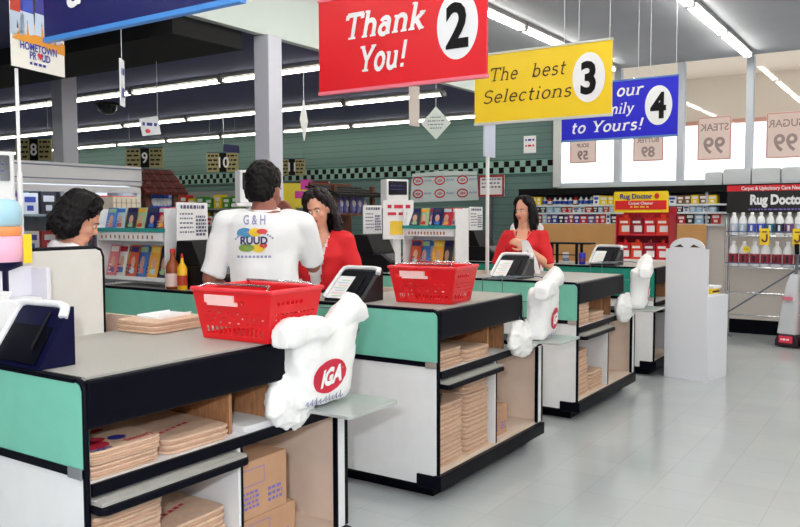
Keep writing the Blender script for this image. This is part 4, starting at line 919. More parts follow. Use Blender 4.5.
# ------------------------------------------------------------------ window signs, bins on the sill
TRANSP = mat('thin_brown_paper', (236, 222, 212), .8)
nt = TRANSP.node_tree; tl = nt.nodes.new('ShaderNodeBsdfTranslucent'); tl.inputs[0].default_value = lin((252, 240, 236)); ms = nt.nodes.new('ShaderNodeMixShader'); ms.inputs[0].default_value = 0.8
nt.links.new(nt.nodes['Principled BSDF'].outputs[0], ms.inputs[1]); nt.links.new(tl.outputs[0], ms.inputs[2]); nt.links.new(ms.outputs[0], nt.nodes['Material Output'].inputs[0])
def window_sign(y, z, w, h, word, num, label):
    t = thing('window_sign', label, 'paper sign', (XW + 0.02, y, z), -PI / 2, 'brown paper signs taped in the windows')
    b = MB(); b.box(0, w, 0, .004, 0, h); part('sheet', b, TRANSP, t)
    b = MB()
    for p, q in (((.012, .012), (w - .012, .012)), ((w - .012, .012), (w - .012, h - .012)), ((w - .012, h - .012), (.012, h - .012)), ((.012, h - .012), (.012, .012))):
        a, f = strip([p, q], .014); b.add([(x, -.003, zz) for x, zz in a], f, 0)
    put(b, sans(word, h * .23, .002, 0, 'CENTER', .95), w / 2, h * .68, -.004, 1, mirror=True); put(b, sans(num, h * .52, .006, 0, 'CENTER', .95), w / 2, h * .16, -.004, 1, mirror=True)
    part('back_to_front_print', b, [colour((206, 150, 140)), colour((150, 132, 130))], t)
window_sign(2.46, 2.29, .42, .35, 'SOUP', '59', 'paper sign seen from behind with back-to-front 59, leftmost window')
window_sign(1.48, 2.28, .44, .40, 'BUTTER', '89', 'paper sign seen from behind with back-to-front BUTTER 89')
window_sign(.57, 2.26, .45, .60, 'STEAK', '99', 'paper sign seen from behind with back-to-front STEAK 99, centre window')
window_sign(-.32, 2.25, .48, .61, 'SUGAR', '99', 'paper sign seen from behind with back-to-front SUGAR 99, rightmost in view')
BINM = mat('pale_grey_card', (208, 214, 220), .7)
first = None
for i, (y, w, h) in enumerate(((.38, .22, .17), (.145, .34, .205), (-.215, .34, .205), (-.575, .34, .205), (-.935, .34, .205))):
    b = MB(); b.prism([(0, 0), (w, 0), (w, h - .015), (w - .02, h), (.02, h), (0, h - .015)], 0, .14, 'y'); b.box(.02, w - .02, -.004, 0, .02, h - .03)
    o = part('storage_box', b, BINM, bevel=.006); o.location = (7.72, y, 1.905); o.rotation_euler = (0, 0, -PI / 2)
    tag(o, ('smallest grey box on top of the window shelving, left end of its row', 'grey box second from the left on top of the window shelving', 'grey box third from the left on top of the window shelving', 'grey box fourth from the left on top of the window shelving', 'grey box on top of the window shelving at the right picture edge')[i], 'box', 'grey boxes along the window sill')

# ------------------------------------------------------------------ shelving below the windows
t = thing('wall_shelving', 'long black-topped shelving with tan lower panel below the shop windows', 'shelving', (7.50, 3.05, 0), -PI / 2)
GW = 6.0
b = MB(); b.box(0, GW, .0, .50, 1.80, 1.895); part('black_canopy', b, INK, t)
b = MB(); b.box(0, GW, .47, .50, FLR, 1.80); part('back_panel', b, mat('shelf_back', (60, 62, 80), .6), t)
b = MB(); b.box(0, 2.75, -.01, .02, .12, 1.37); part('tan_lower_panel', b, mat('tan_hardboard', (206, 156, 98), .65, var=.04, vscale=5), t)
b = MB(); b.box(2.75, GW, .06, .09, .12, 1.50); part('cream_lower_panel', b, mat('cream_hardboard', (220, 214, 208), .6), t)
b = MB(); b.box(0, GW, .08, .12, FLR, .12); part('kick', b, BLACK, t)
for x in (0, 2.73, 4.3, GW - .03):
    b = MB(); b.box(x, x + .03, .02, .47, FLR, 1.80); part('upright', b, colour((170, 176, 186)), t)
for z in (1.375, 1.535, 1.645):
    b = MB(); b.box(.03, GW - .03, .0, .47, z - .02, z); s = part('shelf', b, colour((150, 200, 196)), t)
    b = MB(); b.box(.03, GW - .03, -.008, 0, z - .024, z + .002); part('price_rail', b, colour((214, 222, 226)), s)
SG = {}
def shelf_item(kind, c, w, h, y, z, lab, x=7.53):
    key = (kind, c)
    if key not in SG:
        if kind == 'carton': SG[key] = box_proto(1, .16, 1, PALC[c], 'small_carton', PALC['white' if c not in ('white',) else 'blue'])
        else:
            b = MB(); b.lathe([(.42, 0), (.5, .03), (.5, .62), (.2, .82), (.2, .95), (.16, 1)], 12, 0, at=(0, .5, 0)); b.lathe([(.505, .15), (.51, .16), (.51, .55), (.505, .56)], 12, 1, at=(0, .5, 0)); b.v = [(x_ * .09, y_, z_) for x_, y_, z_ in b.v]
            SG[key] = b.mesh('small_bottle'); SG[key].materials.append(colour(PALC[c], .3)); SG[key].materials.append(colour(PALC['white' if c != 'white' else 'blue'], .4))
    o = bpy.data.objects.new('small_carton' if kind == 'carton' else 'small_bottle', SG[key]); COL.objects.link(o); o.location = (x if kind == 'carton' else x + .06, y - w, z + .001); o.scale = (1, w, h)
    tag(o, lab, 'packaged goods', 'goods on the shelving below the windows')
rnd = random.Random(31)
for z, hh, nm, pal in ((1.645, .135, 'top', ['yellow', 'yellow', 'white', 'white', 'brown']), (1.535, .09, 'middle', ['dark', 'pale blue', 'white', 'red']), (1.375, .145, 'bottom', ['blue', 'pale blue', 'dark', 'red', 'purple', 'white'])):
    y = 2.98; kk = 0
    while y > .22:
        kk += 1
        w = rnd.uniform(.06, .12); c = rnd.choice(pal); k = 'bottle' if nm == 'top' and 1.9 < y < 2.75 else 'carton'
        if k == 'bottle': c = 'white' if rnd.random() > .15 else 'red'; w = .075
        shelf_item(k, c, w, hh * rnd.uniform(.8, 1), y, z, '%s %s, %s from the left on the %s row of the window shelving' % (c, 'bottle' if k == 'bottle' else 'carton', nth(kk), nm)); y -= w + .006
# ------------------------------------------------------------------ carpet cleaner sign, rack, bottles, machines
t = thing('carpet_care_sign', 'black sign reading Rug Doctor in white under a red strip, right edge', 'sign', (7.22, -.01, 1.515), -PI / 2)
SW = 2.2
b = MB(); b.box(0, SW, 0, .03, 0, .28); part('black_board', b, mat('board_black', (10, 8, 12), .45), t)
b = MB(); b.box(0, SW, 0, .03, .28, .355); part('red_strip', b, colour((206, 20, 40)), t)
b = MB(); put(b, sans('Carpet & Upholstery Care Needs', .062, .0012, 0, 'LEFT', .85), .17, .295); part('strip_lettering', b, PAPER, t)
b = MB(); put(b, sans('Rug Doctor', .165, .008, 0, 'LEFT', .80), .275, .115, -.005); part('lettering', b, PAPER, t, label='white words Rug Doctor')
b = MB(); dashes(b, .26, 1.3, .04, .018, 26, -.004, 0, 4); part('small_print', b, INKVIOLET, t)
b = MB(); b.box(.02, .05, .03, .06, FLR - 1.515, .3); part('post', b, STEEL, t)
t = thing('bottle_rack', 'chrome wire rack of white bottles standing under the black sign', 'wire rack', (6.90, -.07, 0), -PI / 2)
RW = 2.0
def rail(z, y, r=.009): b.tube([(0, y, z), (RW, y, z)], r, 8)
b = MB(); rail(1.235, 0); rail(1.235, .26); rail(.845, 0); rail(.845, .26); rail(.53, 0, .012); rail(.255, 0, .006)
for z in (1.235, .845):
    for k in range(26): b.tube([(.04 + k * .077, 0, z), (.04 + k * .077, .26, z)], .004, 5)
part('wire_shelves', b, CHROME, t)
b = MB(); rail(1.29, -.012, .006); rail(.90, -.012, .006); part('shelf_rail', b, colour((70, 90, 140)), t)
for x in (0, RW):
    for y in (0, .26):
        b = MB(); b.tube([(x, y, -.04), (x, y, 1.46)], .013, 8); q = part('upright', b, CHROME, t); b = MB(); b.tube([(x, y, -.04), (x + .04, y - .02, -.053)], .016, 8); part('foot', b, STEEL, q)
b = MB(); b.tube([(.02, -.004, .26), (1.06, -.004, 1.02)], .010, 8); part('diagonal_brace', b, STEEL, t)
def rack_bottle(c1, c2, H, R):
    t = thing('cleaner_bottle', 'x', 'bottle', (0, 0, 0), 0, 'y')
    b = MB(); b.lathe([(R * .9, 0), (R, .01), (R, H * .62), (R * .75, H * .76), (R * .35, H * .86), (R * .35, H * .9)], 14); part('bottle_body', b, mat('white_bottle', (236, 238, 244), .35), t)
    b = MB(); b.lathe([(R * 1.01, H * .12), (R * 1.02, H * .13), (R * 1.02, H * .5), (R * 1.01, H * .51)], 14, 0); b.box(-R * 1.06, -R * .99, -R * .25, R * .25, H * .2, H * .44, 1); part('label_band', b, [colour(c1), colour(c2)], t)
    b = MB(); b.lathe([(R * .4, H * .88), (R * .42, H * .89), (R * .42, H), (R * .3, H)], 12); part('cap', b, PAPER, t)
    return t
C1 = [(70, 90, 180), (190, 200, 220), (40, 40, 70), (60, 80, 200), (170, 190, 210), (120, 70, 130), (40, 110, 130)]
CNM = ['blue', 'pale', 'dark', 'bright blue', 'grey-blue', 'plum', 'sea blue']
protos = {}
for row, (z, n, H) in enumerate(((1.242, 12, .285), (.852, 10, .315))):
    for k in range(n):
        st = (.105, .125)[row]
        c = (k * 3 + 1) % 7 if row == 0 else 0
        key = (row, c); lab = ('white bottle with %s label, %s from the left on the upper rack shelf' % (CNM[c], ORD[k]) if k < 6 else 'white bottle with %s label, %s from the left on the upper rack shelf' % (CNM[c], ORD[k])) if row == 0 else ('white bottle with red and black label, %s from the left on the lower rack shelf' % ORD[k] if k < 5 else 'white bottle with red and black label, %s from the left on the lower rack shelf' % ORD[k])
        loc = (6.90 + .13, -.07 - .07 - st * k, z)
        if key not in protos:
            p = rack_bottle(C1[c], (230, 232, 240), H, .049) if row == 0 else rack_bottle((150, 36, 60), (24, 20, 30), H, .055); protos[key] = p; p.location = loc; p['label'] = lab; p['group'] = ('bottles on the upper rack shelf', 'bottles on the lower rack shelf')[row]
        else: dup(protos[key], loc, 0, lab, ('bottles on the upper rack shelf', 'bottles on the lower rack shelf')[row])
for i, y in enumerate((-.47, -.83)):
    t = thing('price_card', ('yellow price card hanging on the bottle rack between the two bottle rows', 'yellow price card on the bottle rack cut by the right picture edge')[i], 'price card', (6.87, y, 1.13), -PI / 2, 'yellow price cards')
    b = MB(); b.box(0, .105, 0, .004, 0, .20); part('card', b, colour((250, 214, 20)), t); b = MB(); a, f = strip(arcp(.052, .07, .026, .03, 180, 360, 8) + [(.078, .13)], .02); b.add([(x, -.003, z) for x, z in [(.0, 0)] and a], f); b.box(.026, .08, -.003, -.001, .15, .165); part('print', b, colour((90, 20, 60)), t)
t = thing('price_card', 'round yellow sticker card on the lower row of white bottles', 'price card', (6.93, -.27, 1.03), -PI / 2, 'yellow price cards')
b = MB(); b.prism(oval(.04, .04, .04, .04, 20), 0, .004, 'y'); part('card', b, colour((250, 220, 40)), t); b = MB(); dashes(b, .015, .065, .035, .012, 3, -.003, 0); part('print', b, colour((180, 120, 20)), t)
# upright carpet machine
t = thing('carpet_machine', 'upright carpet cleaning machine with clear grey tank by the wire rack', 'carpet cleaner', (6.62, -.70, FLR), -PI / 2 - .2)
b = MB(); b.prism([(0, .02), (.26, .02), (.26, .09), (.22, .16), (.04, .16), (0, .09)], 0, .36, 'y'); part('base', b, mat('machine_dark', (40, 24, 40), .4), t, .01)
b = MB(); b.box(.05, .2, -.006, 0, .06, .14); o = part('badge', b, colour((230, 50, 80)), t); b = MB(); dashes(b, .07, .18, .09, .02, 4, -.01, 0); part('badge_print', b, PAPER, o)
b = MB(); b.loft([rr_ring(.12, .16, .16, .26, .24), rr_ring(.13, .17, .4, .23, .22), rr_ring(.14, .19, .75, .15, .18), rr_ring(.15, .2, .86, .10, .10)]); part('tank', b, mat('cloudy_tank', (204, 208, 216), .25), t)
b = MB(); b.box(.06, .18, .035, .05, .56, .6); part('tank_label', b, colour((226, 120, 140)), t)
b = MB(); b.tube([(.15, .2, .84), (.16, .22, 1.05), (.16, .2, 1.13)], .018, 10); part('handle_shaft', b, STEEL, t); b = MB(); b.tube([(.16, .2, 1.10), (.16, .18, 1.22)], .026, 10); part('grip', b, INK, t)
for x in (-.01, .27):
    b = MB(); b.cyl((x, .3, .07), (x + (.02 if x > 0 else -.02), .3, .07), .07, n=18); part('wheel', b, mat('wheel_blue', (60, 66, 120), .4), t)
t = thing('carpet_machine', 'red carpet cleaning machine cut by the right picture edge', 'carpet cleaner', (6.44, -1.03, FLR), -PI / 2)
b = MB(); b.loft([rr_ring(.16, .2, .04, .34, .36, p=6), rr_ring(.16, .2, .22, .34, .36, p=6), rr_ring(.16, .22, .5, .28, .28), rr_ring(.16, .24, .86, .2, .2)]); part('body', b, colour((190, 24, 30), .35), t)
b = MB(); b.tube([(.02, .28, .7), (.02, .32, 1.05), (.30, .32, 1.05), (.30, .28, .7)], .016, 8); part('handle', b, STEEL, t); b = MB(); b.box(.05, .27, .01, .03, .09, .2); part('name_panel', b, PAPER, t)
for x in (-.01, .33):
    b = MB(); b.cyl((x, .32, .07), (x + .02 * (1 if x > 0 else -1), .32, .07), .07, n=18); part('wheel', b, INK, t)
# red and yellow carpet shampoo display
t = thing('shampoo_display', 'floor display with yellow Rug Doctor header and red packs', 'display stand', (6.42, 1.19, 0), -PI / 2)
b = MB(); b.box(0, .68, .0, .4, FLR, .93); part('base', b, PAPER, t); b = MB(); b.box(0, .68, .36, .4, .93, 1.6); b.box(0, .01, 0.05, .4, .93, 1.5); b.box(.67, .68, .05, .4, .93, 1.5); part('tray_back', b, colour((176, 24, 44)), t)
b = MB(); b.box(.02, .66, .06, .36, 1.235, 1.25); part('shelf', b, colour((214, 40, 60)), t)
b = MB(); b.prism(rounded(-.02, .67, 1.53, 1.795, .02, corners=(0, 1, 1, 0)), .02, .04, 'y'); h = part('header', b, colour((250, 218, 24)), t)
b = MB(); b.box(0, .65, .014, .02, 1.565, 1.68); part('header_band', b, colour((226, 30, 36)), h)
b = MB(); put(b, sans('Rug Doctor', .085, .002), .06, 1.705, .012, 0); put(b, sans('Carpet Cleaner', .05, .001, 0, 'CENTER'), .33, 1.63, .010, 1); dashes(b, .2, .46, 1.59, .02, 5, .010, 2); flat(b, oval(.53, 1.735, .03, .035, 14), .012, 3); part('header_lettering', b, [INKBLUE, PAPER, colour((250, 200, 60)), colour((206, 40, 40))], h)
def red_pack(c):
    b = MB(); b.box(0, .15, 0, .1, 0, .21, 0); b.box(.02, .13, 0.10, .101, .12, .18, 0)
    b.box(.04, .14, -.001, 0, .03, .11, 1); b.box(.02, .12, -.001, 0, .14, .17, 1); b.cyl((.075, .05, .21), (.075, .05, .25), .03, n=10, mi=0)
    me = b.mesh('shampoo_pack'); me.materials.append(colour(c, .4)); me.materials.append(PAPER); return me
RP = [red_pack((208, 22, 40)), red_pack((226, 60, 30)), red_pack((150, 20, 50))]
for r, z in enumerate((.932, 1.252)):
    for k in range(4):
        o = bpy.data.objects.new('shampoo_pack', RP[(k + r) % 3]); COL.objects.link(o); o.location = (6.42 + .10, 1.19 - .022 - .162 * k, z); o.rotation_euler = (0, 0, -PI / 2)
        tag(o, 'red shampoo pack, %s from the left on the %s tier of the yellow-headed display' % (ORD[k], ('lower', 'upper')[r]), 'carpet shampoo', 'red packs in the yellow-headed display')
# white standee with arched top
t = thing('cardboard_standee', 'tall white cardboard stand with arched top and two slots beside the last counter', 'cardboard stand', (4.16, -.085, FLR), -PI / 2 - .20)
STW = mat('white_card', (232, 234, 244), .6)
b = MB(); b.box(0, .42, .006, .44, 0, .80); part('carton_base', b, STW, t)
b = MB(); pts = [(0, 0), (.42, 0), (.42, 1.245)] + [(.21 + .175 * math.cos(a), 1.245 + .108 * math.sin(a)) for a in [PI * k / 14 for k in range(15)]] + [(0, 1.245)]
b.prism(pts, -.012, .006, 'y'); part('header_card', b, STW, t, .002)
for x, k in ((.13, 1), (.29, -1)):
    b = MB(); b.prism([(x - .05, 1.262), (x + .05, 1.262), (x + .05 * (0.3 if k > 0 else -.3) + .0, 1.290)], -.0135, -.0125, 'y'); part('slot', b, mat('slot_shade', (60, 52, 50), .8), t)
t = thing('yellow_pack', 'yellow packet lying on the white standee\'s base behind its header', 'packet', (4.40, -.46, .7315), -.2)
b = MB(); b.box(0, .17, 0, .09, 0, .05); part('packet', b, colour((244, 206, 30)), t, .005); b = MB(); b.box(0.01, .16, -.0015, 0, .012, .03); b.box(0, .19, -.01, .1, .05, .075, 1); part('print', b, [INK, PAPER], t)
# black wire stand with cans on the last counter
t = thing('counter_stand', 'low black metal stand on the farthest counter holding two cans', 'stand', (4.16, 1.14, .992), -PI / 2)
b = MB(); b.box(-.03, .46, 0, .16, .205, .222); part('top_board', b, INK, t)
for x in (.03, .30):
    b = MB(); b.box(x, x + .025, 0, .02, 0, .205); part('leg', b, INK, t); b = MB(); b.box(x, x + .025, .14, .16, 0, .205); part('leg', b, INK, t)
b = MB(); b.box(.03, .32, .002, .018, .09, .1); part('rail', b, INK, t)
def can(loc, label, c, c2):
    t = thing('drink_can', label, 'can', loc, 0, 'cans by the black counter stand')
    b = MB(); b.lathe([(.027, 0), (.034, .008), (.034, .112), (.028, .122), (.026, .122)], 18); part('can_body', b, colour(c, .3), t)
    b = MB(); b.lathe([(.0342, .03), (.0345, .032), (.0345, .06), (.0342, .062)], 18); part('printed_band', b, colour(c2, .4), t); b = MB(); b.lathe([(.0265, .1222), (.024, .119), (.001, .119)], 18); part('can_lid', b, CHROME, t)
can((4.22, .965, .992), 'white drink can under the black counter stand', (226, 228, 236), (130, 140, 180))
can((4.19, .775, .992), 'blue drink can right of the black counter stand', (24, 40, 190), (120, 60, 110))
# white chair back
t = thing('stool_chair', 'white chair with tall back behind the seated woman in red', 'chair', (3.30, .97, 0), math.radians(-57))
b = MB(); b.prism(rounded(-.16, .16, .80, 1.43, .06), .10, .13, 'y'); part('backrest', b, PAPER, t, .008); b = MB(); b.prism(rounded(-.2, .2, -.2, .2, .05), .70, .75, 'z'); part('seat', b, PAPER, t, .01)
for sx in (-1, 1):
    for sy in (-1, 1):
        b = MB(); b.tube([(sx * .16, sy * .16, .70), (sx * .2, sy * .2, FLR)], .013, 8); part('leg', b, STEEL, t)
    b = MB(); b.tube([(sx * .13, .115, .72), (sx * .13, .116, .82)], .012, 8); part('back_support', b, STEEL, t)
# ------------------------------------------------------------------ people
def cut(me, fn):
    bm = bmesh.new(); bm.from_mesh(me); bmesh.ops.delete(bm, geom=[f for f in bm.faces if fn(f.calc_center_median())], context='FACES'); bm.to_mesh(me); bm.free(); return me
def limb(b, pts, rs):
    for (p, q), (r, s) in zip(zip(pts, pts[1:]), zip(rs, rs[1:])):
        b.cyl(p, q, r, s, 14); 
    for p, r in zip(pts, rs): b.ell(p, (r, r, r), nu=12, nv=8)
def hand(b, wrist, direc, palmn, side, curl=0.5, s=1.0):
    """palm with four unequal bent fingers and a thumb from the palm's side"""
    d = Vector(direc).normalized(); n = Vector(palmn); n = (n - d * n.dot(d)).normalized(); x = d.cross(n) * side
    M = Matrix((x, d, n)).transposed().to_4x4(); M.translation = Vector(wrist)
    b.ell((0, .045 * s, 0), (.038 * s, .052 * s, .016 * s), 0, M, 12, 8)
    for k, (fx, L) in enumerate(((-.028, .058), (-.010, .072), (.009, .078), (.027, .068))):
        p = Vector((fx * s, .085 * s, 0)); a = 0.15 + curl * .5; pts = [tuple(M @ Vector((fx * .9 * s, .05 * s, 0))), tuple(M @ p)]
        for q in (.45, .32, .25):
            p = p + Vector((fx * .12, math.cos(a), math.sin(a))) * L * q * s; pts.append(tuple(M @ p)); a += curl * .9
        limb(b, pts, [.010 * s, .0095 * s, .009 * s, .0085 * s, .0075 * s])
    pts = [tuple(M @ Vector(q)) for q in ((.025 * s, .02 * s, .0), (.048 * s, .045 * s, .012 * s), (.058 * s, .072 * s, .022 * s), (.056 * s, .094 * s, .03 * s))]
    limb(b, pts, [.013 * s, .012 * s, .010 * s, .008 * s])
RINGS = [(.86, .165, .115, 0), (.95, .17, .122, 0), (1.08, .142, .105, .0), (1.20, .155, .115, .01), (1.32, .178, .12, .012), (1.40, .170, .10, .0), (1.445, .115, .078, -.005), (1.475, .064, .060, -.005), (1.54, .054, .056, .005), (1.57, .052, .054, .012)]
def person(label, loc, face, H, arms, lean=0.0, head_yaw=0.0, head_pitch=0.0, head_roll=0.0, skin=SKIN, fem=False, width=1.0, head_off=(0, 0, 0), head_s=1.0):
    s = H / 1.75
    t = thing('person', label, 'person', (loc[0], loc[1], FLR), math.radians(face) - PI / 2); t.scale = (1, 1, (H - FLR) / H)
    Rl = Matrix.Translation((0, 0, .95 * s)) @ Matrix.Rotation(-lean, 4, 'X') @ Matrix.Translation((0, 0, -.95 * s))
    def T(p): return tuple(Rl @ (Vector(p) * s))
    def ring(z, rx, ry, yo, g=0.0):
        w = 1.0 if z > 1.45 else width; bust = (.028 if fem and 1.2 <= z <= 1.33 else 0)
        return [T((math.copysign(abs(math.cos(a)) ** .8, math.cos(a)) * (rx * w + g), math.copysign(abs(math.sin(a)) ** .9, math.sin(a)) * (ry + g + (bust if math.sin(a) > 0 else 0)) + yo, z)) for a in [2 * PI * k / 24 for k in range(24)]]
    b = MB(); b.loft([ring(*r) for r in RINGS])
    sx = .19 * width
    J = []
    for sd, (el, wr) in zip((-1, 1), arms):
        sh = T((sd * sx, 0, 1.395)); el = Vector(el) * s; wr = Vector(wr) * s
        limb(b, [T((sd * sx * .7, 0, 1.40)), sh, tuple(el), tuple(wr)], [.06 * s, .056 * s, .043 * s, .030 * s]); J.append((Vector(sh), el, wr))
        dd = (wr - el).normalized(); hand(b, wr, dd, Vector((0, 0, 1)).cross(dd) if abs(dd.z) > .8 else (Vector((-sd * .6, .2, .3))), -sd, .6, s)
    for sd in (-1, 1):
        limb(b, [(sd * .09 * s, 0, .90 * s), (sd * .10 * s, .01, .50 * s), (sd * .105 * s, -.01, .09 * s), (sd * .11 * s, .10 * s, .05 * s)], [.088 * s, .060 * s, .042 * s, .038 * s])
    nk = Vector(T((0, .008, 1.535)))
    hM = Matrix.Translation(nk + Vector(head_off) + Vector((0, .012, .095 * s))) @ Matrix.Rotation(head_yaw, 4, 'Z') @ Matrix.Rotation(-head_pitch, 4, 'X') @ Matrix.Rotation(head_roll, 4, 'Y')
    hM = hM @ Matrix.Scale(s * head_s, 4)
    b.tube([nk - Vector((0, 0, .06)), nk + Vector(head_off) * .5 + Vector((0, 0, .03)), hM @ Vector((0, -.015, -.05))], [.056 * s, .054 * s, .05 * s], 14)
    b.ell((0, -.012, .03), (.076, .096, .100), 0, hM, 20, 14); b.ell((0, .022, -.035), (.060, .070, .083), 0, hM, 18, 12); b.ell((0, .058, -.095), (.028, .024, .022), 0, hM)
    b.ell((0, .098, -.026), (.013, .018, .013), 0, hM, 10, 8); b.tube([(0, .085, .012), (0, .098, -.018)], [.008, .011], 8, 0, hM)
    b.ell((0, .072, .025), (.052, .02, .014), 0, hM, 12, 8)
    for sd in (-1, 1):
        b.ell((sd * .036, .066, -.03), (.022, .02, .022), 0, hM, 10, 8); b.ell((sd * .076, -.006, -.012), (.010, .020, .031), 0, hM, 10, 8)
    b.ell((0, .078, -.062), (.022, .012, .010), 0, hM, 10, 6)
    body = part('body', remeshed(b, .0075, 3, 'body'), skin, t)
    e = MB()
    for sd in (-1, 1):
        e.ell((sd * .031, .081, .002), (.0135, .008, .0075), 0, hM, 10, 8); e.ell((sd * .031, .0875, .002), (.006, .0035, .006), 1, hM, 10, 8)
    part('eyes', e, [PAPER, INK], t)
    e = MB()
    for sd in (-1, 1): e.tube([(sd * .014, .092, .020), (sd * .032, .090, .026), (sd * .05, .078, .020)], [.002, .0028, .0018], 8, 0, hM)
    part('eyebrows', e, HAIR, t)
    e = MB(); e.ell((0, .088, -.058), (.021, .008, .005), 0, hM, 12, 6); e.ell((0, .086, -.067), (.018, .009, .006), 0, hM, 12, 6); part('lips', e, mat('lips_rose', (190, 84, 88), .45) if fem else mat('lips_brown', (140, 80, 74), .5), t)
    t['_s'] = s
    return t, body, T, ring, J, hM, s
def garment(name, t, T, ring, J, s, m, z0=.80, g=.014, sleeve=0.55, top=1.455, neckr=.0, voxel=.010, wr=(.012, 9), sr=1.0):
    b = MB()
    rs = [(z0, .178, .128, 0)] + [r for r in RINGS if z0 + .02 < r[0] <= 1.41] + [(1.44, .125, .085, -.005), (top, .09, .074, -.005)]
    b.loft([ring(r[0], r[1], r[2], r[3], g) for r in rs])
    for (sh, el, wrp), sd in zip(J, (-1, 1)):
        pts = [tuple(Vector(T((sd * .11, 0, 1.40)))), tuple(sh), tuple(sh.lerp(el, min(1, sleeve)))]; rr = [.068 * s, .072 * s, .064 * s]
        if sleeve > 1: pts[-1] = tuple(el); rr[-1] = .056 * s; pts.append(tuple(el.lerp(wrp, sleeve - 1))); rr.append(.048 * s)
        rr = [r * sr for r in rr]
        for (p, q), (r1, r2_) in zip(zip(pts, pts[1:]), zip(rr, rr[1:])): b.cyl(p, q, r1, r2_, 16)
        for p, r in list(zip(pts, rr))[:-1]: b.ell(p, (r, r, r), nu=14, nv=10)
    me = remeshed(b, voxel, 4, name, wr)
    return me
def trousers(t, s, m=DARKCLOTH):
    b = MB()
    b.loft([[(math.cos(a) * .185 * s, math.sin(a) * .135 * s, z * s) for a in [2 * PI * k / 20 for k in range(20)]] for z in (.80, .90, 1.0)])
    for sd in (-1, 1): limb(b, [(sd * .09 * s, 0, .86 * s), (sd * .10 * s, .01, .50 * s), (sd * .105 * s, -.01, .10 * s)], [.105 * s, .075 * s, .062 * s])
    part('trousers', remeshed(b, .012, 4, 'trousers', (.006, 10)), m, t)
    for sd in (-1, 1):
        b = MB(); b.ell((sd * .11 * s, .06 * s, .045), (.048, .13, .045)); b.box(sd * .11 * s - .045, sd * .11 * s + .045, -.06, .18, 0, .02); part('shoe', remeshed(b, .01, 3, 'shoe'), INK, t)
def hair(t, hM, m, style, seed):
    rnd = random.Random(seed); b = MB()
    if style == 'short':
        b.ell((0, -.018, .044), (.083, .102, .101), 0, hM, 24, 16); b.ell((0, -.05, -.005), (.074, .066, .07), 0, hM, 20, 14); b.ell((0, .03, .085), (.066, .055, .045), 0, hM, 20, 12)
        me = remeshed(b, .007, 2, 'hair', (.008, 55)); inv = hM.inverted()
        def bare(c):
            q = inv @ c
            return (q.y > .045 and q.z < .062) or (q.y > .0 and q.z < .02 and abs(q.x) > .05) or q.z < -.062 or (abs(q.x) > .066 and q.z < -.025 and q.y > -.03)
        cut(me, bare); o = part('hair', me, m, t); k = o.modifiers.new('thick', 'SOLIDIFY'); k.thickness = .012; k.offset = -1; return
    b.ell((0, -.030, .050), (.088, .102, .102), 0, hM, 24, 16); b.ell((0, -.055, -.01), (.082, .065, .085), 0, hM, 20, 14)
    L = {'bob': (.10, .21), 'long': (.14, .27), 'mop': (.0, .10)}[style]
    n = 90
    for k in range(n):
        a = -PI / 2 + rnd.uniform(-1, 1) * (2.02 if style != 'mop' else 1.95); f = rnd.uniform(.2, 1.0)
        c, sn = math.cos(a), math.sin(a); ln = rnd.uniform(*L) * (1.0 if abs(a + PI / 2) < 2.0 else .75)
        if style == 'mop' and abs(a + PI / 2) > 2.1: ln *= .5
        p = [(c * .03, sn * .035 - .01, .145 - rnd.uniform(0, .01)), (c * .07, sn * .085 - .015, .115), (c * .094, sn * .107 - .02, .045), (c * (.098 + rnd.uniform(0, .02)), sn * .112 - .02, -.03)]
        if ln > .03:
            p += [(c * (.10 + rnd.uniform(-.01, .025)), sn * .115 - .022 + rnd.uniform(-.018, .018), -.03 - ln * .5), (c * (.088 + rnd.uniform(-.01, .03)) , sn * .108 - .02 + rnd.uniform(-.015, .015), -.03 - ln)]
        rr = [.012, .016, .018, .018, .017, .007][:len(p)]
        b.tube(p, rr, 7, 0, hM)
    for k in (0, 1, 7, 8):
        x = -.06 + .015 * k; b.tube([(x * .4, -.01, .148), (x * .8, .045, .132), (x * 1.25, .076 - abs(x) * .45, .098), (x * 1.7, .070 - abs(x) * .5, .06)], [.012, .017, .016, .008], 7, 0, hM)
    me = remeshed(b, .0065, 1, 'hair', (.006, 60)); part('hair', me, m, t)
def on_surface(me, pts, d, start, off=.004):
    bv = BVHTree.FromPolygons([v.co for v in me.vertices], [p.vertices for p in me.polygons]); out = []
    for x, z in pts:
        h = bv.ray_cast(Vector((x, start, z)), Vector((0, d, 0))); y = h[0].y if h[0] else 0
        out.append((x, y - d * off, z))
    return out

# --- customer in the white T-shirt, seen from behind
t, body, T, ring, J, hM, s = person('man from behind in white T-shirt with G & H print, hand raised to his chin', (-.425, .86, 0), 38, 1.84,
    (((-.285, .02, 1.12), (-.20, .22, 1.02)), ((.25, .14, 1.18), (.14, .23, 1.40))), lean=.03, head_yaw=-.42, head_pitch=.12, skin=SKINMAN, width=1.03, head_s=1.09, head_off=(0, 0.01, -.068))
me = garment('t_shirt', t, T, ring, J, s, CLOTHWHITE, z0=.84, g=.024, sleeve=.92, wr=(.016, 8))
part('t_shirt', me, CLOTHWHITE, t)
b = MB(); b.tube([T((.078 * math.cos(a), .068 * math.sin(a) - .004, 1.468 + .012 * math.sin(a))) for a in [2 * PI * k / 24 for k in range(25)]], .009, 8); part('collar', b, CLOTHWHITE, t)
g = MB(); K = 1.02
def shirt(poly_vs, fs, mi, off=.004): g.add(on_surface(me, poly_vs, 1, -.6, off), fs, mi)
def mk(vf, x, z): return [(x + a, z + c) for a, c in vf[0]], vf[1]
v, f = mk(sans('G & H', .070, .0012, 0, 'CENTER', .66), -.04, 1.468); shirt(v, f, 0)
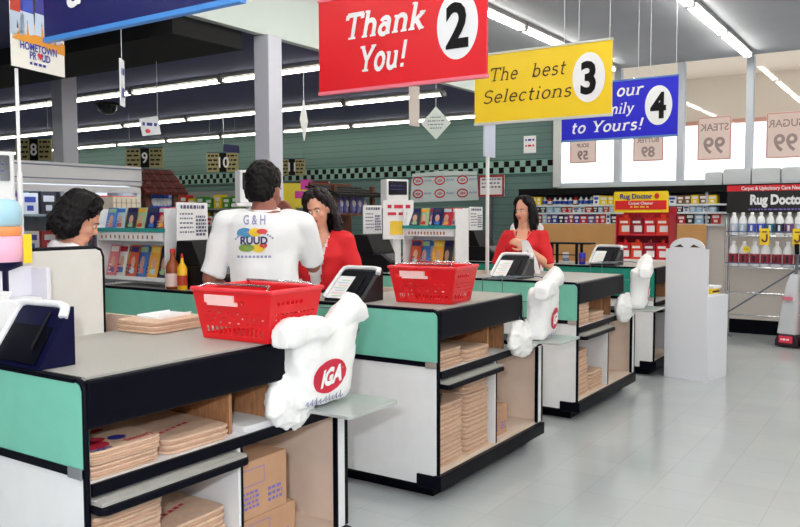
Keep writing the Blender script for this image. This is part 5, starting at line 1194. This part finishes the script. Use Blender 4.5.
for k in range(15):
    a0 = math.radians(140 - 6.6 * k); cx, cz, R = -.04, 1.312, .12
    v, f = strip([(cx + R * 1.15 * math.cos(a0), cz + R * math.sin(a0)), (cx + R * 1.15 * math.cos(a0 - .075), cz + R * math.sin(a0 - .075))], .010); shirt(v, f, 0)
for (x0, z0, rx, rz, mi) in ((-.055, 1.205, .052, .032, 1), (.01, 1.21, .04, .026, 2), (.055, 1.215, .035, .016, 3), (-.045, 1.115, .05, .024, 4), (.03, 1.115, .042, .028, 2), (.062, 1.13, .024, .018, 3)):
    pl = oval(x0 * .85 - .045, 1.385 + (z0 - 1.16) * .85, rx * .85, rz * .85, 20); shirt(pl, [tuple(range(20))], mi, .004 + .0005 * mi)
v = [(-.12, 1.365), (.035, 1.365), (.035, 1.408), (-.12, 1.408)]; shirt(v, [(0, 1, 2, 3)], 5, .0065)
v, f = mk(sans('RUUD', .054, .0022, 0, 'CENTER', 1.0), -.043, 1.367); shirt(v, f, 6, .0085)
x = -.135
for k in range(9): shirt([(x, 1.295), (x + .014, 1.295), (x + .014, 1.307), (x, 1.307)], [(0, 1, 2, 3)], 0); x += .021
part('shirt_print', g, [colour((150, 150, 190)), colour((70, 150, 200)), colour((246, 206, 50)), colour((222, 60, 70)), colour((120, 150, 60)), PAPER, colour((50, 50, 100))], t, label='back print with coloured oval logo')
trousers(t, s); hair(t, hM, HAIR, 'short', 3)
# --- cashier in the red vest
t, body, T, ring, J, hM, s = person('dark-haired cashier in red vest with white name badge, facing the man in the white T-shirt', (.60, 1.30, 0), -152, 1.66,
    (((-.27, .02, 1.12), (-.16, .22, 1.04)), ((.27, .03, 1.12), (.20, .24, 1.06))), lean=.05, head_yaw=-.25, head_pitch=.22, head_roll=.16, fem=True, width=.92)
part('blouse', cut(garment('blouse', t, T, ring, J, s, CLOTHWHITE, z0=.88, g=.012, sleeve=1.2), lambda c: c.y > 0 and c.z > 1.26 * s and abs(c.x) < (c.z - 1.26 * s) * .45), CLOTHWHITE, t)
vest = garment('vest', t, T, ring, J, s, CLOTHRED, z0=.82, g=.030, sleeve=1.0, wr=(.012, 9), sr=1.22)
cut(vest, lambda c: c.y > 0 and (c.z > 1.02 * s and abs(c.x) < .012 + (c.z - 1.02 * s) * .17) or (c.z > 1.40 * s and math.hypot(c.x, c.y - .02) < .088))
part('vest', vest, CLOTHRED, t)
b = MB(); p = on_surface(vest, [(.10, 1.13 * s)], -1, .8, .006)[0]; b.prism(oval(p[0], p[2], .036, .028, 18), p[1], p[1] + .006, 'y'); part('name_badge', b, PAPER, t)
b = MB(); b.box(-.17, .10, .165, .20, .985, 1.03); b.box(-.08, -.06, .20, .206, .995, 1.02, 1); part('waist_pouch', b, [INK, CHROME], t)
trousers(t, s); hair(t, hM, HAIRBR, 'long', 8)
# --- woman in red at the third counter
t, body, T, ring, J, hM, s = person('woman with shoulder-length dark hair in red blouse holding a white paper strip, third counter', (2.90, .82, 0), -172, 1.66,
    (((-.25, .06, 1.14), (-.06, .22, 1.30)), ((.24, .08, 1.12), (.14, .30, 1.10))), lean=.04, head_yaw=-.30, head_pitch=.12, fem=True, width=.84, head_s=.95)
bl = garment('blouse', t, T, ring, J, s, CLOTHRED, z0=.84, g=.020, sleeve=.98, wr=(.018, 9)); cut(bl, lambda c: c.y > 0 and c.z > 1.27 * s and abs(c.x) < (c.z - 1.27 * s) * .5 or c.z > 1.452 * s); part('blouse', bl, CLOTHRED, t)
b = MB(); b.tube([T((-.06, .055, 1.44)), T((-.035, .125, 1.33)), T((.0, .15, 1.27)), T((.035, .125, 1.33)), T((.06, .055, 1.44))], .013, 8); part('collar', b, CLOTHRED, t)
trousers(t, s); hair(t, hM @ Matrix.Scale(.95, 4), HAIR, 'bob', 5)
wr = t.matrix_basis @ Vector((-.055 * s, .27 * s, 1.30 * s)) if False else Matrix.Translation((t.location.x, t.location.y, 0)) @ Matrix.Rotation(t.rotation_euler.z, 4, 'Z') @ Vector((-.045 * s, .27 * s, 1.325 * s))
b = MB()
for dx, ln in ((0.0, -.24), (.09, -.26)):
    pts = [(0.0 + dx * .1, 0.0, .03), (.015 + dx * .2, .01, .02), (.025 + dx * .4, .012, -.03), (.03 + dx, .0, ln * .6), (.04 + dx * 1.2, .0, ln)]
    vs, fs = [], []
    for x, y, z in pts: vs += [(x - .022, y, z), (x + .022, y + .006, z)]
    b.add(vs, [(2 * i, 2 * i + 1, 2 * i + 3, 2 * i + 2) for i in range(len(pts) - 1)])
o = part('receipt_strip', b, PAPER); o.location = wr; o.rotation_euler = (0, 0, t.rotation_euler.z + PI); k = o.modifiers.new('thick', 'SOLIDIFY'); k.thickness = .002
tag(o, 'long white paper strip hanging from the hand of the woman in red', 'paper')
# --- cashier bent over behind the grey partition
t, body, T, ring, J, hM, s = person('dark-haired cashier in white shirt bending her head behind the grey partition', (-1.255, 1.63, 0), -34, 1.665,
    (((-.24, .10, 1.08), (-.12, .26, .92)), ((.25, .10, 1.08), (.12, .26, .92))), lean=.30, head_yaw=-.10, head_pitch=.50, fem=True, width=1.0, head_off=(0, 0, -.035))
part('blouse', garment('blouse', t, T, ring, J, s, CLOTHWHITE, z0=.86, g=.018, sleeve=1.15, wr=(.014, 9)), mat('pale_pink_cotton', (236, 226, 232), .8, bump=.25, vscale=9), t)
b = MB(); b.tube([T((-.05, .06, 1.44)), T((-.02, .125, 1.38)), T((.02, .125, 1.38)), T((.05, .06, 1.44))], .02, 8); b.ell(T((0, .14, 1.36)), (.04, .03, .045)); part('neck_scarf', b, colour((196, 30, 70)), t)
trousers(t, s); hair(t, hM @ Matrix.Scale(1.04, 4), HAIR, 'mop', 12)
for o in SC.objects:
    if '_s' in o: del o['_s']
bpy.data.scenes.remove(BENCH)
